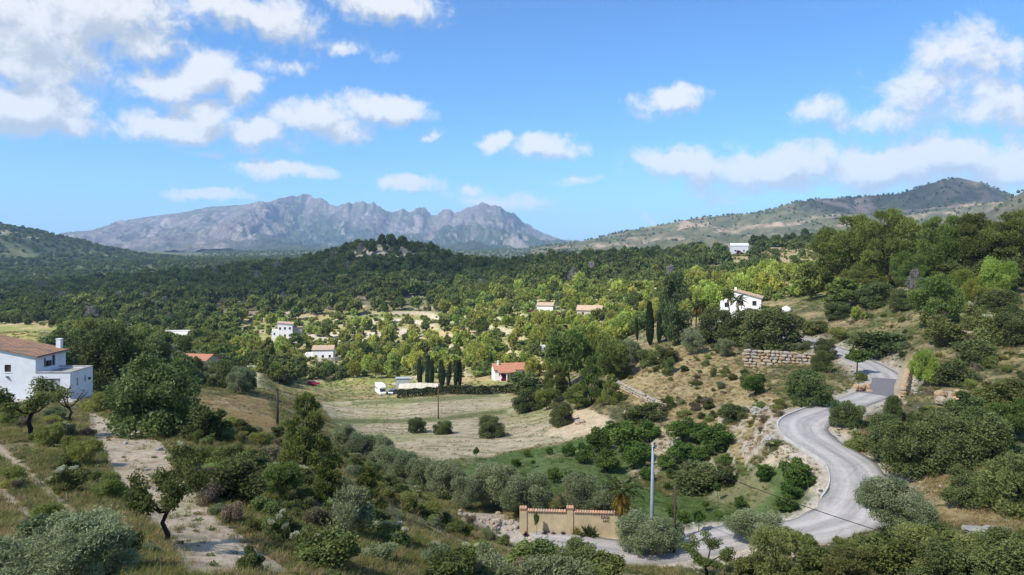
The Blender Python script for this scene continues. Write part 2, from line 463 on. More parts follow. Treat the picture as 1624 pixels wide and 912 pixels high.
# ------------------------------------------------------------------ the ground: a height field through surveyed points
# column (px), row (px), distance (m): where the photograph shows the ground
CP = [
 (0,912,16),(0,850,20.5),(0,780,27),(0,720,38),(0,690,47),(0,655,66),(0,634,80),(30,632,84),(0,612,100),(0,575,135),(0,537,165),(60,527,180),(110,545,180),(0,530,190),
 (130,912,16.5),(130,850,21),(130,780,28.5),(130,720,39),(130,680,55),(130,640,76),(150,628,84),(150,600,110),
 (260,912,17.5),(260,862,22),(260,790,29.5),(260,720,40),(245,688,52),(260,655,68),(260,630,92),(280,600,140),(290,582,185),(290,560,230),(280,540,280),
 (340,912,18.5),(340,850,24),(340,780,31),(340,700,48),(340,660,68),(340,630,100),(350,605,150),(380,590,190),
 (430,912,20),(430,860,24.5),(430,770,36),(430,705,53),(430,670,75),(430,630,130),(430,607,195),(430,590,230),(430,556,300),(430,537,340),(430,505,420),(430,470,520),(425,446,610),(415,432,690),
 (550,912,23),(550,845,31),(550,770,46),(550,738,62),(550,705,98),(550,665,142),(550,637,182),(550,622,212),(550,582,268),(550,540,340),(550,500,420),(550,464,500),(550,432,580),
 (640,912,25.5),(640,850,36),(640,800,50),(640,765,77),(640,725,94),
 (700,912,28.5),(700,865,40),(700,825,53),(700,795,66),(700,740,87),(700,700,107),(700,650,150),(700,627,183),(700,614,212),(700,570,275),(700,530,350),(700,490,430),(700,454,510),(700,438,570),
 (780,912,33),(780,880,43),(780,845,55),(780,812,64),
 (850,912,39),(850,882,49),(850,851,57.5),(850,800,67),(850,740,86),(850,690,110),(850,650,140),(850,620,178),(850,590,220),(850,545,265),(850,502,315),(850,470,380),(850,447,450),
 (920,912,44),(920,870,54),(920,848,58.5),
 (1000,912,46),(1000,873,55),(1000,850,59.5),(1000,790,69),(1000,735,82),(1000,690,95),(1000,650,108),(1000,620,120),(1000,585,135),(1000,560,150),(1000,538,185),(1000,510,250),(1000,480,320),(1000,452,390),(1000,434,450),
 (1100,912,47),(1100,868,55.5),(1100,840,59),
 (1150,912,48),(1150,865,56),(1150,800,64),(1150,760,71),(1150,705,82),(1150,655,95),(1150,605,111),(1150,565,127),(1150,528,150),(1160,508,177),(1150,475,230),(1150,440,320),(1150,418,420),(1160,402,540),
 (1290,912,43),(1310,836,54),(1280,795,60),(1270,740,66),(1235,690,72),(1235,655,80),(1270,622,93),(1280,590,108),(1270,542,133),(1280,505,158),(1280,475,190),(1290,445,250),(1280,412,340),(1260,392,440),(1250,389,590),(1300,382,600),
 (1380,750,62),(1290,690,70.5),(1262,655,79.5),(1330,643,83),(1392,622,90),(1404,598,100),(1345,564,119),(1355,800,56),
 (1450,912,39),(1450,850,47.5),(1450,800,54),(1450,740,61.5),(1450,690,68),(1460,640,79),(1460,600,91),(1450,560,105),(1450,522,120),(1450,485,134),(1450,455,150),(1440,440,180),(1440,428,240),(1400,412,330),
 (1540,912,36),(1540,850,44),(1540,790,51.5),(1540,720,61),(1540,640,76),(1540,560,98),(1540,500,116),(1530,450,143),(1540,432,165),
 (1624,912,34),(1624,850,42),(1624,780,50.5),(1624,720,59),(1624,650,71),(1624,600,82),(1624,550,95),(1624,500,111),(1624,460,128),(1624,432,150),(1624,420,190),(1600,412,260),
 (0,522,345),(0,492,470),(0,472,650),(150,522,340),(150,490,450),(150,465,650),(300,535,320),(300,502,420),(300,462,560),(300,447,690),
 (0,461,800),(150,451,800),(300,438,780),(400,428,740),(500,417,680),(560,399,640),(600,390,620),(640,396,620),(700,419,620),(760,432,580),(850,430,520),(950,419,500),(1050,415,490),(1100,408,500),
]
CH = []      # column, distance, metres below the camera (side, near and hidden ground)
for (x, y, d) in CP:
    CH.append((x, d, (y - HY) / FPX * d))
for x in (0, 150, 300, 450, 600, 750, 900, 1050):
    CH.append((x, 1000, 62))
CH += [(1200, 900, 45), (1400, 900, 35), (1624, 800, 30), (1624, 420, 5), (1450, 600, 12)]
for (d, h) in ((5, 3.8), (10, 5.6)): CH += [(-200, d, h), (0, d, h), (260, d, h + .6), (500, d, h + 2)]
for (d, h) in ((5, 9), (15, 12), (25, 15)): CH += [(812, d, h), (1624, d, h - .5 + (d - 5) * .03), (1200, d, h + 1.0), (2000, d, h - 1)]
for (x, y, d) in [(-350,912,15),(-350,780,26),(-350,690,45),(-350,620,82),(-350,540,165),(-350,520,345),(-350,466,650),(-350,460,850)]:
    CH.append((x, d, (y - HY) / FPX * d))
for (x, y, d) in [(2000,912,31),(2000,780,47),(2000,650,66),(2000,550,88),(2000,460,120),(2000,420,160)]:
    CH.append((x, d, (y - HY) / FPX * d))
CH = np.array(CH, float)

def warp(px, d): return np.stack([(px - CX) / 260., np.log(d) * 2.0], -1)
def _tps(r2): return np.where(r2 > 1e-12, .5 * r2 * np.log(np.maximum(r2, 1e-12)), 0)
_W = warp(CH[:, 0], CH[:, 1])
_n = len(_W)
_K = _tps(((_W[:, None] - _W[None]) ** 2).sum(-1)) + np.eye(_n) * .003
_P = np.concatenate([np.ones((_n, 1)), _W], 1)
_A = np.block([[_K, _P], [_P.T, np.zeros((3, 3))]])
_S = np.linalg.solve(_A, np.concatenate([CH[:, 2], np.zeros(3)]))
def survey(px, d):
    Q = warp(px.ravel(), d.ravel()); out = np.empty(len(Q))
    for i in range(0, len(Q), 20000):
        q = Q[i:i + 20000]
        k = _tps(((q[:, None] - _W[None]) ** 2).sum(-1))
        out[i:i + 20000] = k @ _S[:_n] + _S[_n] + q @ _S[_n + 1:]
    return out.reshape(px.shape)

NU = 640
UU = np.linspace(-1.12, 1.12, NU)
YY = np.concatenate([np.exp(np.linspace(math.log(5), math.log(1050), 800)), np.exp(np.linspace(math.log(1080), math.log(16000), 60))])
NY = len(YY)
NEAR = 800
# coarse spline, then bilinear to the fine grid
cu = np.linspace(-1.12, 1.12, 161); cl = np.linspace(math.log(5), math.log(1050), 261)
gu, gl = np.meshgrid(cu, cl)
Hc = survey(np.clip(gu * FPX + CX, -420, 2050), np.exp(gl))
def bil(A, x0, dx, y0, dy, x, y):
    fx = np.clip((x - x0) / dx, 0, A.shape[1] - 1.001); fy = np.clip((y - y0) / dy, 0, A.shape[0] - 1.001)
    i, j = fx.astype(int), fy.astype(int); fx = fx - i; fy = fy - j
    return (A[j, i] * (1 - fx) + A[j, i + 1] * fx) * (1 - fy) + (A[j + 1, i] * (1 - fx) + A[j + 1, i + 1] * fx) * fy
GU, GY = np.meshgrid(UU, YY)
GX = GU * GY
ZG = -bil(Hc, cu[0], cu[1] - cu[0], cl[0], cl[1] - cl[0], GU, np.log(np.minimum(GY, 1050)))
far = sstep(850, 1500, GY)
plain = -38 + 26 * sstep(1500, 6000, GY) + 22 * (fbm(GX / 700, GY / 700, 3) - .5) * sstep(1000, 2000, GY)
ZG = ZG * (1 - far) + plain * far
PX = GU * FPX + CX

def hit(px, py, Zg):
    u = (px - CX) / FPX
    f = (u - UU[0]) / (UU[1] - UU[0]); i = int(f); f -= i
    c = Zg[:, i] * (1 - f) + Zg[:, i + 1] * f
    d = c + (py - HY) / FPX * YY
    j = np.argmax(d >= 0) if (d >= 0).any() else NY - 1
    if j == 0: j = 1
    t = d[j - 1] / (d[j - 1] - d[j] + 1e-9)
    t = min(max(t, 0), 1)
    y = YY[j - 1] + (YY[j] - YY[j - 1]) * t
    return np.array([u * y, y, -(py - HY) / FPX * y])

def catmull(P, step):
    P = np.array(P, float); out = []
    Q = np.vstack([2 * P[0] - P[1], P, 2 * P[-1] - P[-2]])
    for i in range(1, len(Q) - 2):
        n = max(2, int(np.linalg.norm(Q[i + 1] - Q[i]) / step))
        for k in range(n):
            t = k / n
            out.append(.5 * ((2 * Q[i]) + (-Q[i - 1] + Q[i + 1]) * t + (2 * Q[i - 1] - 5 * Q[i] + 4 * Q[i + 1] - Q[i + 2]) * t ** 2 + (-Q[i - 1] + 3 * Q[i] - 3 * Q[i + 1] + Q[i + 2]) * t ** 3))
    out.append(Q[-2])
    return np.array(out)

# roads: centre lines on the surveyed ground
def px_line(pts): return [hit(x, y, ZG) for (x, y) in pts]
def smooth(a, n):
    for _ in range(n):
        a[1:-1] = .25 * a[:-2] + .5 * a[1:-1] + .25 * a[2:]
    return a
ROAD = catmull(px_line([(845, 858), (900, 862), (960, 872), (1020, 877), (1100, 869), (1180, 860), (1250, 849), (1304, 832), (1345, 808), (1366, 775), (1352, 740), (1312, 712), (1282, 688), (1276, 668), (1305, 654), (1345, 640), (1392, 622), (1410, 605), (1392, 586), (1350, 566), (1310, 549), (1275, 538), (1240, 531)]), .6)
ROAD[:, 2] = smooth(ROAD[:, 2].copy(), 150)
FARM = catmull(px_line([(388, 612), (390, 604), (393, 594), (397, 580)]), 2.)
FARM[:, 2] = smooth(FARM[:, 2].copy(), 30)

def carve(line, half, soft, drop=.14):
    x0, y0 = line[:, 0].min() - soft - half, line[:, 1].min() - soft - half
    x1, y1 = line[:, 0].max() + soft + half, line[:, 1].max() + soft + half
    m = (GX > x0) & (GX < x1) & (GY > y0) & (GY < y1)
    q = np.stack([GX[m], GY[m]], -1)
    D = np.empty(len(q)); Zt = np.empty(len(q))
    for i in range(0, len(q), 8000):
        dd = ((q[i:i + 8000, None] - line[None, :, :2]) ** 2).sum(-1)
        k = dd.argmin(1); D[i:i + 8000] = np.sqrt(dd[np.arange(len(k)), k]); Zt[i:i + 8000] = line[k, 2]
    w = 1 - sstep(half, half + soft, D)
    z = ZG[m]
    ZG[m] = z * (1 - w) + (Zt - drop) * w
    full = np.full(GX.shape, 1e3); full[m] = D
    return full
D_ROAD = carve(ROAD, 2.9, 2.2)
D_FARM = carve(FARM, 2.0, 6)
near_road = D_ROAD

# unevenness and terraces
rough_mask = sstep(2.6, 5.0, near_road) * sstep(1050, 700, GY)
ZG += rough_mask * ((fbm(GX / 5, GY / 5, 21, 4) - .5) * np.minimum(.55, GY * .008) + (fbm(GX / 1.1, GY / 1.1, 22, 2) - .5) * .10 * (GY < 70))
PY = HY - ZG / GY * FPX
ter = ((GY > 215) & (GY < 560) & (PX > 330) & (PX < 1420)) * sstep(215, 245, GY) * (1 - sstep(470, 560, GY))
ter = ter * sstep(330, 380, PX)
zt = ZG + (fbm(GX / 60, GY / 60, 31, 3) - .5) * 5
stp = 2.3
fr = zt / stp - np.floor(zt / stp)
terr_wall = sstep(.62, .75, fr) * (1 - sstep(.92, 1., fr)) * ter
ZG += ter * .85 * stp * (sstep(.66, 1., fr) - fr)
# terraces of the citrus orchard
orch = sstep(925, 960, PX) * (1 - sstep(1180, 1230, PX)) * sstep(66, 70, GY) * (1 - sstep(92, 99, GY))
fr2 = (ZG / 1.1) - np.floor(ZG / 1.1)
ZG += orch * .8 * 1.1 * (sstep(.7, 1., fr2) - fr2)
orch_wall = orch * sstep(.66, .8, fr2)
PY = HY - ZG / GY * FPX

def at(px, py): return hit(px, py, ZG)
_ly = np.log(YY)
def ground(x, y):
    x = np.asarray(x, float); y = np.asarray(y, float)
    u = x / y
    fx = np.clip((u - UU[0]) / (UU[1] - UU[0]), 0, NU - 1.001); i = fx.astype(int); fx = fx - i
    j = np.clip(np.searchsorted(YY, y) - 1, 0, NY - 2); fy = np.clip((y - YY[j]) / (YY[j + 1] - YY[j]), 0, 1)
    return (ZG[j, i] * (1 - fx) + ZG[j, i + 1] * fx) * (1 - fy) + (ZG[j + 1, i] * (1 - fx) + ZG[j + 1, i + 1] * fx) * fy
SLOPE = np.maximum.accumulate(ZG / GY, axis=0)
def seen(x, y, z, h):
    """is anything of a thing of height h on this spot above the ground in front of it"""
    u = x / y
    i = np.clip(((u - UU[0]) / (UU[1] - UU[0])).astype(int), 0, NU - 1)
    j = np.clip(np.searchsorted(YY, y) - 2, 0, NY - 1)
    return ((z + h + 1.0) / y > SLOPE[j, i]) & (np.abs(u) < .86)

def inpoly(px, py, poly):
    inside = np.zeros(np.shape(px), bool)
    n = len(poly)
    for k in range(n):
        x1, y1 = poly[k]; x2, y2 = poly[(k + 1) % n]
        c = ((y1 > py) != (y2 > py)) & (px < (x2 - x1) * (py - y1) / (y2 - y1 + 1e-9) + x1)
        inside ^= c
    return inside

def dline(px, py, pts):
    best = np.full(np.shape(px), 1e9)
    for (x1, y1), (x2, y2) in zip(pts[:-1], pts[1:]):
        vx, vy = x2 - x1, y2 - y1
        t = np.clip(((px - x1) * vx + (py - y1) * vy) / (vx * vx + vy * vy), 0, 1)
        best = np.minimum(best, np.hypot(px - x1 - t * vx, py - y1 - t * vy))
    return best

# ground cover zones
Z_TRACK = [(140, 655), (222, 678), (266, 712), (284, 758), (338, 812), (462, 912), (285, 912), (262, 850), (205, 805), (178, 760), (164, 715), (140, 682)]
Z_FIELD = [(505, 638), (640, 633), (800, 622), (850, 640), (905, 650), (930, 646), (978, 672), (930, 692), (860, 706), (780, 722), (690, 733), (600, 702), (530, 672)]
Z_MOUND = [(862, 690), (895, 662), (925, 645), (978, 668), (965, 680), (900, 695)]
Z_LUSH = [(690, 738), (780, 725), (930, 694), (1005, 700), (1000, 760), (1060, 790), (1180, 752), (1250, 730), (1300, 775), (1290, 815), (1170, 845), (1040, 852), (985, 800), (800, 770)]
Z_STRAW = [(955, 575), (1010, 552), (1130, 548), (1185, 590), (1245, 640), (1238, 700), (1180, 735), (1140, 700), (1040, 668), (975, 625)]
Z_STRAW2 = [(1420, 735), (1500, 742), (1624, 795), (1624, 850), (1500, 830), (1440, 790)]
Z_SLOPE = [(305, 632), (420, 625), (440, 690), (400, 690), (330, 668)]
Z_BANK = [(1190, 735), (1245, 700), (1325, 785), (1312, 812), (1290, 780), (1240, 742)]
Z_ROCKY = [(1130, 655), (1236, 640), (1240, 700), (1200, 735), (1150, 700)]
Z_YELLOW = [(-60, 512), (75, 518), (140, 535), (120, 556), (-60, 556)]
Z_TERR = [(1100, 425), (1180, 400), (1330, 372), (1330, 440), (1260, 470), (1120, 455)]
Z_APRON = [(835, 846), (985, 848), (1000, 862), (900, 860), (840, 858)]
Z_HEAP = [(725, 812), (800, 815), (826, 840), (800, 845), (735, 828)]

C = {k: np.array(v) for k, v in dict(soil=(.44, .355, .255), straw=(.33, .255, .13), dry=(.23, .185, .10), green=(.095, .115, .038), lush=(.085, .125, .042), scrub=(.085, .085, .042),
     field=(.385, .32, .215), rock=(.46, .39, .30), orange=(.47, .29, .14), sand=(.46, .36, .24), gravel=(.42, .37, .31), forest=(.09, .078, .05), yellow=(.30, .27, .10), vgreen=(.20, .22, .065), far=(.085, .098, .048)).items()}
n1, n2 = fbm(GX / 7, GY / 7, 41, 4), fbm(GX / 2.2, GY / 2.2, 42, 3)
n3, n4 = fbm(GX / 40, GY / 40, 43, 4), fbm(GX / 16, GY / 16, 44, 4)
def lerp(a, b, t): return a + (b - a) * np.clip(t, 0, 1)[..., None]
COL = np.zeros(GX.shape + (3,)) + C['dry']
COL = lerp(COL, C['green'], sstep(.42, .6, n1))
COL = lerp(COL, C['scrub'], sstep(.5, .7, n4))
COL = lerp(COL, C['straw'], sstep(.5, .66, n2) * .6)
mid = sstep(190, 240, GY)
mc = lerp(np.zeros(GX.shape + (3,)) + C['straw'], C['vgreen'], sstep(.34, .50, n4))
mc = lerp(mc, C['soil'], sstep(.58, .70, n1) * .6)
mc = lerp(mc, C['rock'], terr_wall * sstep(.35, .6, n3))
COL = lerp(COL, mc, mid)
fo = sstep(400, 470, GY) * sstep(.30, .45, n4 + .1)
COL = lerp(COL, C['forest'], fo * .9)
COL = lerp(COL, lerp(np.zeros(GX.shape + (3,)) + C['far'], C['straw'], sstep(.55, .75, n3) * .4 * sstep(-.05, .1, GU)), sstep(850, 1100, GY))
summit = inpoly(PX, PY, [(520, 425), (560, 395), (600, 385), (660, 392), (690, 425)]) & (GY > 540)
COL = lerp(COL, lerp(np.zeros(GX.shape + (3,)) + C['scrub'], C['rock'], sstep(.42, .6, n1)), summit * .9)
def zone(poly, d0, d1, c, amt=1., edge=None, jit=6.):
    jx = PX + (n2 - .5) * jit * 2; jy = PY + (n1 - .5) * jit
    m = inpoly(jx, jy, poly) & (GY > d0) & (GY < d1)
    a = m * amt
    if edge is not None: a = a * edge
    globals()['COL'] = lerp(COL, C[c], a)
    return m
zone(Z_STRAW, 60, 160, 'straw', .92, sstep(.25, .5, n1) * .6 + .4)
zone(Z_STRAW2, 40, 80, 'straw', .8, sstep(.3, .55, n1) * .6 + .4)
zone(Z_STRAW2, 40, 80, 'scrub', .6, sstep(.5, .7, n2))
zone(Z_SLOPE, 60, 160, 'straw', .8)
zone(Z_TRACK, 14, 75, 'soil', .95, sstep(.18, .45, n2) * .5 + .5, 14)
m_field = zone(Z_FIELD, 85, 260, 'field', 1.)
zone(Z_FIELD, 85, 260, 'dry', .35, sstep(.48, .62, n1))
zone(Z_FIELD, 85, 260, 'vgreen', .45, sstep(.50, .66, n4))
zone(Z_FIELD, 85, 260, 'green', .6, sstep(.25, .8, np.sin(GY * 1.55 + GX * .25 + n1 * 4)) * sstep(.35, .55, n2))
m_lush = zone(Z_LUSH, 55, 110, 'lush', .95)
zone(Z_LUSH, 55, 110, 'dry', .6, sstep(.58, .7, n1))
zone(Z_MOUND, 85, 160, 'sand', .95)
zone(Z_BANK, 55, 85, 'soil', .85)
zone(Z_ROCKY, 60, 110, 'gravel', .8, sstep(.4, .6, n2))
zone(Z_YELLOW, 120, 230, 'yellow', .9)
zone(Z_TERR, 250, 650, 'dry', .9)
zone(Z_APRON, 50, 66, 'soil', 1.)
zone(Z_HEAP, 45, 80, 'rock', .85)
zone([(1018, 692), (1045, 676), (1074, 686), (1078, 712), (1028, 714)], 60, 120, 'sand', .9)
for pts, w, dm in (([(-40, 690), (0, 714), (60, 765), (130, 830), (175, 870)], 8, 45), ([(-40, 740), (0, 778), (30, 805), (65, 832)], 7, 40), ([(1480, 512), (1530, 522), (1580, 540)], 5, 130),
                   ([(700, 836), (740, 830), (780, 842), (840, 852)], 6, 70)):
    d = dline(PX + (n2 - .5) * 8, PY + (n1 - .5) * 4, pts)
    COL = lerp(COL, C['soil'], (1 - sstep(w * .6, w * 1.3, d)) * (GY < dm) * .92)
for pts in ([(530, 668), (620, 668), (700, 665), (800, 652)], [(560, 640), (700, 633), (790, 626)]):
    d = dline(PX, PY, pts)
    COL = lerp(COL, C['green'], (1 - sstep(2, 5, d + (n2 - .5) * 4)) * ((GY > 90) & (GY < 240)) * .8)
COL = lerp(COL, C['rock'], orch_wall * .5)
COL = lerp(COL, C['gravel'], (1 - sstep(2.6, 5.2, near_road + (n2 - .5) * 2.4)) * .9)
COL = lerp(COL, C['soil'], (1 - sstep(2, 4, D_FARM)) * .8)
# bare rock where the ground is steep
gz = np.abs(np.gradient(ZG, axis=0) / np.gradient(GY, axis=0))
COL = lerp(COL, C['rock'], sstep(.75, 1.4, gz) * (GY < 180) * (GY > 50) * .6)

idx = np.arange(NY * NU).reshape(NY, NU)
F = np.stack([idx[:-1, :-1], idx[:-1, 1:], idx[1:, 1:], idx[1:, :-1]], -1).reshape(-1, 4)
V = np.stack([GX, GY, ZG], -1).reshape(-1, 3)

def ground_mat(name, scale1, scale2, bump, amp=.35):
    m, nt = new_mat(name)
    out = N(nt, 'ShaderNodeOutputMaterial'); p = N(nt, 'ShaderNodeBsdfPrincipled')
    p.inputs['Roughness'].default_value = .95; p.inputs['Specular IOR Level'].default_value = .08
    a = N(nt, 'ShaderNodeAttribute', attribute_name='Col')
    tc = N(nt, 'ShaderNodeTexCoord')
    fac = None
    for s in (scale1, scale2):
        n = N(nt, 'ShaderNodeTexNoise'); n.inputs['Scale'].default_value = s; n.inputs['Detail'].default_value = 7; n.inputs['Roughness'].default_value = .7
        nt.links.new(tc.outputs['Object'], n.inputs['Vector'])
        r = N(nt, 'ShaderNodeMapRange'); r.inputs[1].default_value, r.inputs[2].default_value = .28, .72
        r.inputs[3].default_value, r.inputs[4].default_value = 1 - amp, 1 + amp
        nt.links.new(n.outputs['Fac'], r.inputs[0])
        fac = r.outputs[0] if fac is None else math_node(nt, 'MULTIPLY', fac, r.outputs[0])
        last = n
    vm = N(nt, 'ShaderNodeVectorMath', operation='SCALE')
    nt.links.new(a.outputs['Color'], vm.inputs[0]); nt.links.new(fac, vm.inputs['Scale'])
    nt.links.new(vm.outputs[0], p.inputs['Base Color'])
    b = N(nt, 'ShaderNodeBump'); b.inputs['Strength'].default_value = .8; b.inputs['Distance'].default_value = bump
    nt.links.new(last.outputs['Fac'], b.inputs['Height']); nt.links.new(b.outputs[0], p.inputs['Normal'])
    nt.links.new(p.outputs[0], out.inputs[0])
    return m
def put_col(me, COL_):
    a = me.attributes.new('Col', 'FLOAT_COLOR', 'POINT')
    c = np.ones((len(me.vertices), 4), np.float32); c[:, :3] = np.clip(COL_.reshape(-1, 3), 0, 1)
    a.data.foreach_set('color', c.ravel())
me = npmesh('terrain', V, F, ground_mat('ground', .7, 5., .12), True)
put_col(me, COL)
tag(link('terrain', me), 'valley floor and slopes of dry grass, scrub and bare soil', None, None, 'structure')

# ------------------------------------------------------------------ roads
def asphalt():
    m, nt = new_mat('asphalt')
    out = N(nt, 'ShaderNodeOutputMaterial'); p = N(nt, 'ShaderNodeBsdfPrincipled')
    p.inputs['Roughness'].default_value = .9; p.inputs['Specular IOR Level'].default_value = .15
    a = N(nt, 'ShaderNodeAttribute', attribute_name='across')      # -1 .. 1 over the width
    tc = N(nt, 'ShaderNodeTexCoord')
    n = N(nt, 'ShaderNodeTexNoise'); n.inputs['Scale'].default_value = .55; n.inputs['Detail'].default_value = 8; n.inputs['Roughness'].default_value = .7
    n2_ = N(nt, 'ShaderNodeTexNoise'); n2_.inputs['Scale'].default_value = 9; n2_.inputs['Detail'].default_value = 4
    nt.links.new(tc.outputs['Object'], n.inputs['Vector']); nt.links.new(tc.outputs['Object'], n2_.inputs['Vector'])
    # tyres have polished two paler lanes, the crown between stays darker with dirt at the edge
    w = math_node(nt, 'ABSOLUTE', math_node(nt, 'ADD', math_node(nt, 'ABSOLUTE', a.outputs['Fac']), -.45))
    w = math_node(nt, 'ADD', w, math_node(nt, 'MULTIPLY_ADD', n.outputs['Fac'], .9, -.45))
    r = N(nt, 'ShaderNodeMapRange'); r.inputs[1].default_value, r.inputs[2].default_value = 0., .42
    nt.links.new(w, r.inputs[0])
    mx = N(nt, 'ShaderNodeMix', data_type='RGBA')
    nt.links.new(r.outputs[0], mx.inputs['Factor'])
    mx.inputs[6].default_value = (.42, .39, .365, 1); mx.inputs[7].default_value = (.30, .28, .265, 1)
    al = N(nt, 'ShaderNodeAttribute', attribute_name='along')
    cb_ = N(nt, 'ShaderNodeCombineXYZ')
    nt.links.new(math_node(nt, 'MULTIPLY', a.outputs['Fac'], 5.), cb_.inputs[0]); nt.links.new(math_node(nt, 'MULTIPLY', al.outputs['Fac'], .16), cb_.inputs[1])
    n3_ = N(nt, 'ShaderNodeTexNoise'); n3_.inputs['Scale'].default_value = 1.; n3_.inputs['Detail'].default_value = 5; n3_.inputs['Roughness'].default_value = .6
    nt.links.new(cb_.outputs[0], n3_.inputs['Vector'])
    r3 = N(nt, 'ShaderNodeMapRange'); r3.inputs[1].default_value, r3.inputs[2].default_value = .3, .7; r3.inputs[3].default_value, r3.inputs[4].default_value = .80, 1.18
    nt.links.new(n3_.outputs['Fac'], r3.inputs[0])
    vo = N(nt, 'ShaderNodeTexVoronoi', feature='DISTANCE_TO_EDGE'); vo.inputs['Scale'].default_value = .35
    nt.links.new(tc.outputs['Object'], vo.inputs['Vector'])
    cr = N(nt, 'ShaderNodeMapRange'); cr.inputs[1].default_value, cr.inputs[2].default_value = .0, .03; cr.inputs[3].default_value, cr.inputs[4].default_value = .85, 1.
    nt.links.new(vo.outputs['Distance'], cr.inputs[0])
    r2 = N(nt, 'ShaderNodeMapRange'); r2.inputs[3].default_value, r2.inputs[4].default_value = .72, 1.28
    nt.links.new(n2_.outputs['Fac'], r2.inputs[0])
    vm = N(nt, 'ShaderNodeVectorMath', operation='SCALE')
    nt.links.new(mx.outputs[2], vm.inputs[0]); nt.links.new(math_node(nt, 'MULTIPLY', math_node(nt, 'MULTIPLY', r2.outputs[0], r3.outputs[0]), cr.outputs[0]), vm.inputs['Scale'])
    nt.links.new(vm.outputs[0], p.inputs['Base Color'])
    b = N(nt, 'ShaderNodeBump'); b.inputs['Strength'].default_value = .3; b.inputs['Distance'].default_value = .02
    nt.links.new(n2_.outputs['Fac'], b.inputs['Height']); nt.links.new(b.outputs[0], p.inputs['Normal'])
    nt.links.new(p.outputs[0], out.inputs[0])
    return m
M['asphalt'] = asphalt()
M['patch'] = surf('new_asphalt', (.17, .165, .17), .9, .15, .2, 3., .3, 30.)

def frame2d(L):
    t = np.gradient(L[:, :2], axis=0); t /= np.linalg.norm(t, axis=1)[:, None]
    return t, np.stack([t[:, 1], -t[:, 0]], -1)      # tangent, right-hand normal
def strip(name, L, halfw, mat, lift=0., a0=-1., a1=1., seed=1, ragged=.22):
    t, nrm = frame2d(L)
    ks = np.linspace(a0, a1, 9); V = []
    s = np.arange(len(L)) * .6
    jl, jr = (vnoise(s / 1.7, s * 0 + 3, seed) - .5) * ragged * 2, (vnoise(s / 1.7, s * 0 + 9, seed) - .5) * ragged * 2
    hw = np.broadcast_to(np.asarray(halfw, float), (len(L),))
    for k in ks:
        off = hw * k + (jl if k == ks[0] else jr if k == ks[-1] else 0)
        z = L[:, 2] + lift + .05 * (1 - k * k)
        V.append(np.stack([L[:, 0] + nrm[:, 0] * off, L[:, 1] + nrm[:, 1] * off, z], -1))
    # skirts so the edge has thickness
    lo = V[0].copy(); lo[:, 2] -= .25; hi = V[-1].copy(); hi[:, 2] -= .25
    V = np.stack([lo] + V + [hi], 1); n, k = V.shape[:2]
    id_ = np.arange(n * k).reshape(n, k)
    F = np.stack([id_[:-1, :-1], id_[:-1, 1:], id_[1:, 1:], id_[1:, :-1]], -1).reshape(-1, 4)
    me = npmesh(name, V.reshape(-1, 3), F, mat, True)
    at_ = me.attributes.new('across', 'FLOAT', 'POINT')
    kk = np.tile(np.concatenate([[a0], ks, [a1]]), n).astype(np.float32)
    at_.data.foreach_set('value', kk)
    al = me.attributes.new('along', 'FLOAT', 'POINT'); al.data.foreach_set('value', np.repeat(np.arange(n) * .6, k).astype(np.float32))
    return link(name, me)
sidx = np.arange(len(ROAD))
def road_index(px, py):
    p = at(px, py); return int(((ROAD[:, :2] - p[None, :2]) ** 2).sum(1).argmin())
bend = road_index(1285, 685)
hw = 2.05 + .45 * np.exp(-((sidx - bend) / 18.) ** 2) + .6 * np.exp(-((sidx - road_index(1330, 820)) / 10.) ** 2)
road = tag(strip('road', ROAD, hw, M['asphalt']), 'grey asphalt road winding up the slope', None, None, 'structure')
tag(strip('farm_track', FARM, 1.5, M['concrete'], .02, seed=6), 'narrow concrete farm lane', None, None, 'structure')
i0, i1 = road_index(1385, 628), road_index(1408, 604)
i0, i1 = min(i0, i1), max(i0, i1)
po = strip('asphalt_patch', ROAD[i0:i1 + 2], 2.15, M['patch'], .012, -.97, .97, ragged=.05); po.parent = road
# low white kerb along the outside of the bend
def kerb_along(name, ia, ib, side, parent, off=.12, w=.20, h=.20, mat='kerb'):
    L = ROAD[ia:ib]; t, nrm = frame2d(L)
    mb = MB(); prev = None
    for k in range(len(L)):
        o = side * (hw[ia + k] + off)
        sec = []
        for (dx, dz) in ((-w / 2, -.2), (-w / 2, h), (w / 2, h - .02), (w / 2, -.2)):
            sec.append((L[k, 0] + nrm[k, 0] * (o + dx), L[k, 1] + nrm[k, 1] * (o + dx), L[k, 2] + dz))
        mb.v += sec
    for k in range(len(L) - 1):
        for q in range(4):
            mb.f.append((k * 4 + q, k * 4 + (q + 1) % 4, (k + 1) * 4 + (q + 1) % 4, (k + 1) * 4 + q))
    mb.f += [(0, 1, 2, 3), ((len(L) - 1) * 4 + 3, (len(L) - 1) * 4 + 2, (len(L) - 1) * 4 + 1, (len(L) - 1) * 4)]
    return mb.build(name, M[mat], parent)
ka, kb = road_index(1335, 800), road_index(1312, 650)
kerb_along('kerb', ka, kb, -1, road, .1, .15, .13)
kerb_along('gutter', road_index(1415, 612), road_index(1345, 564), 1, road, .25, .5, .06, 'concrete')

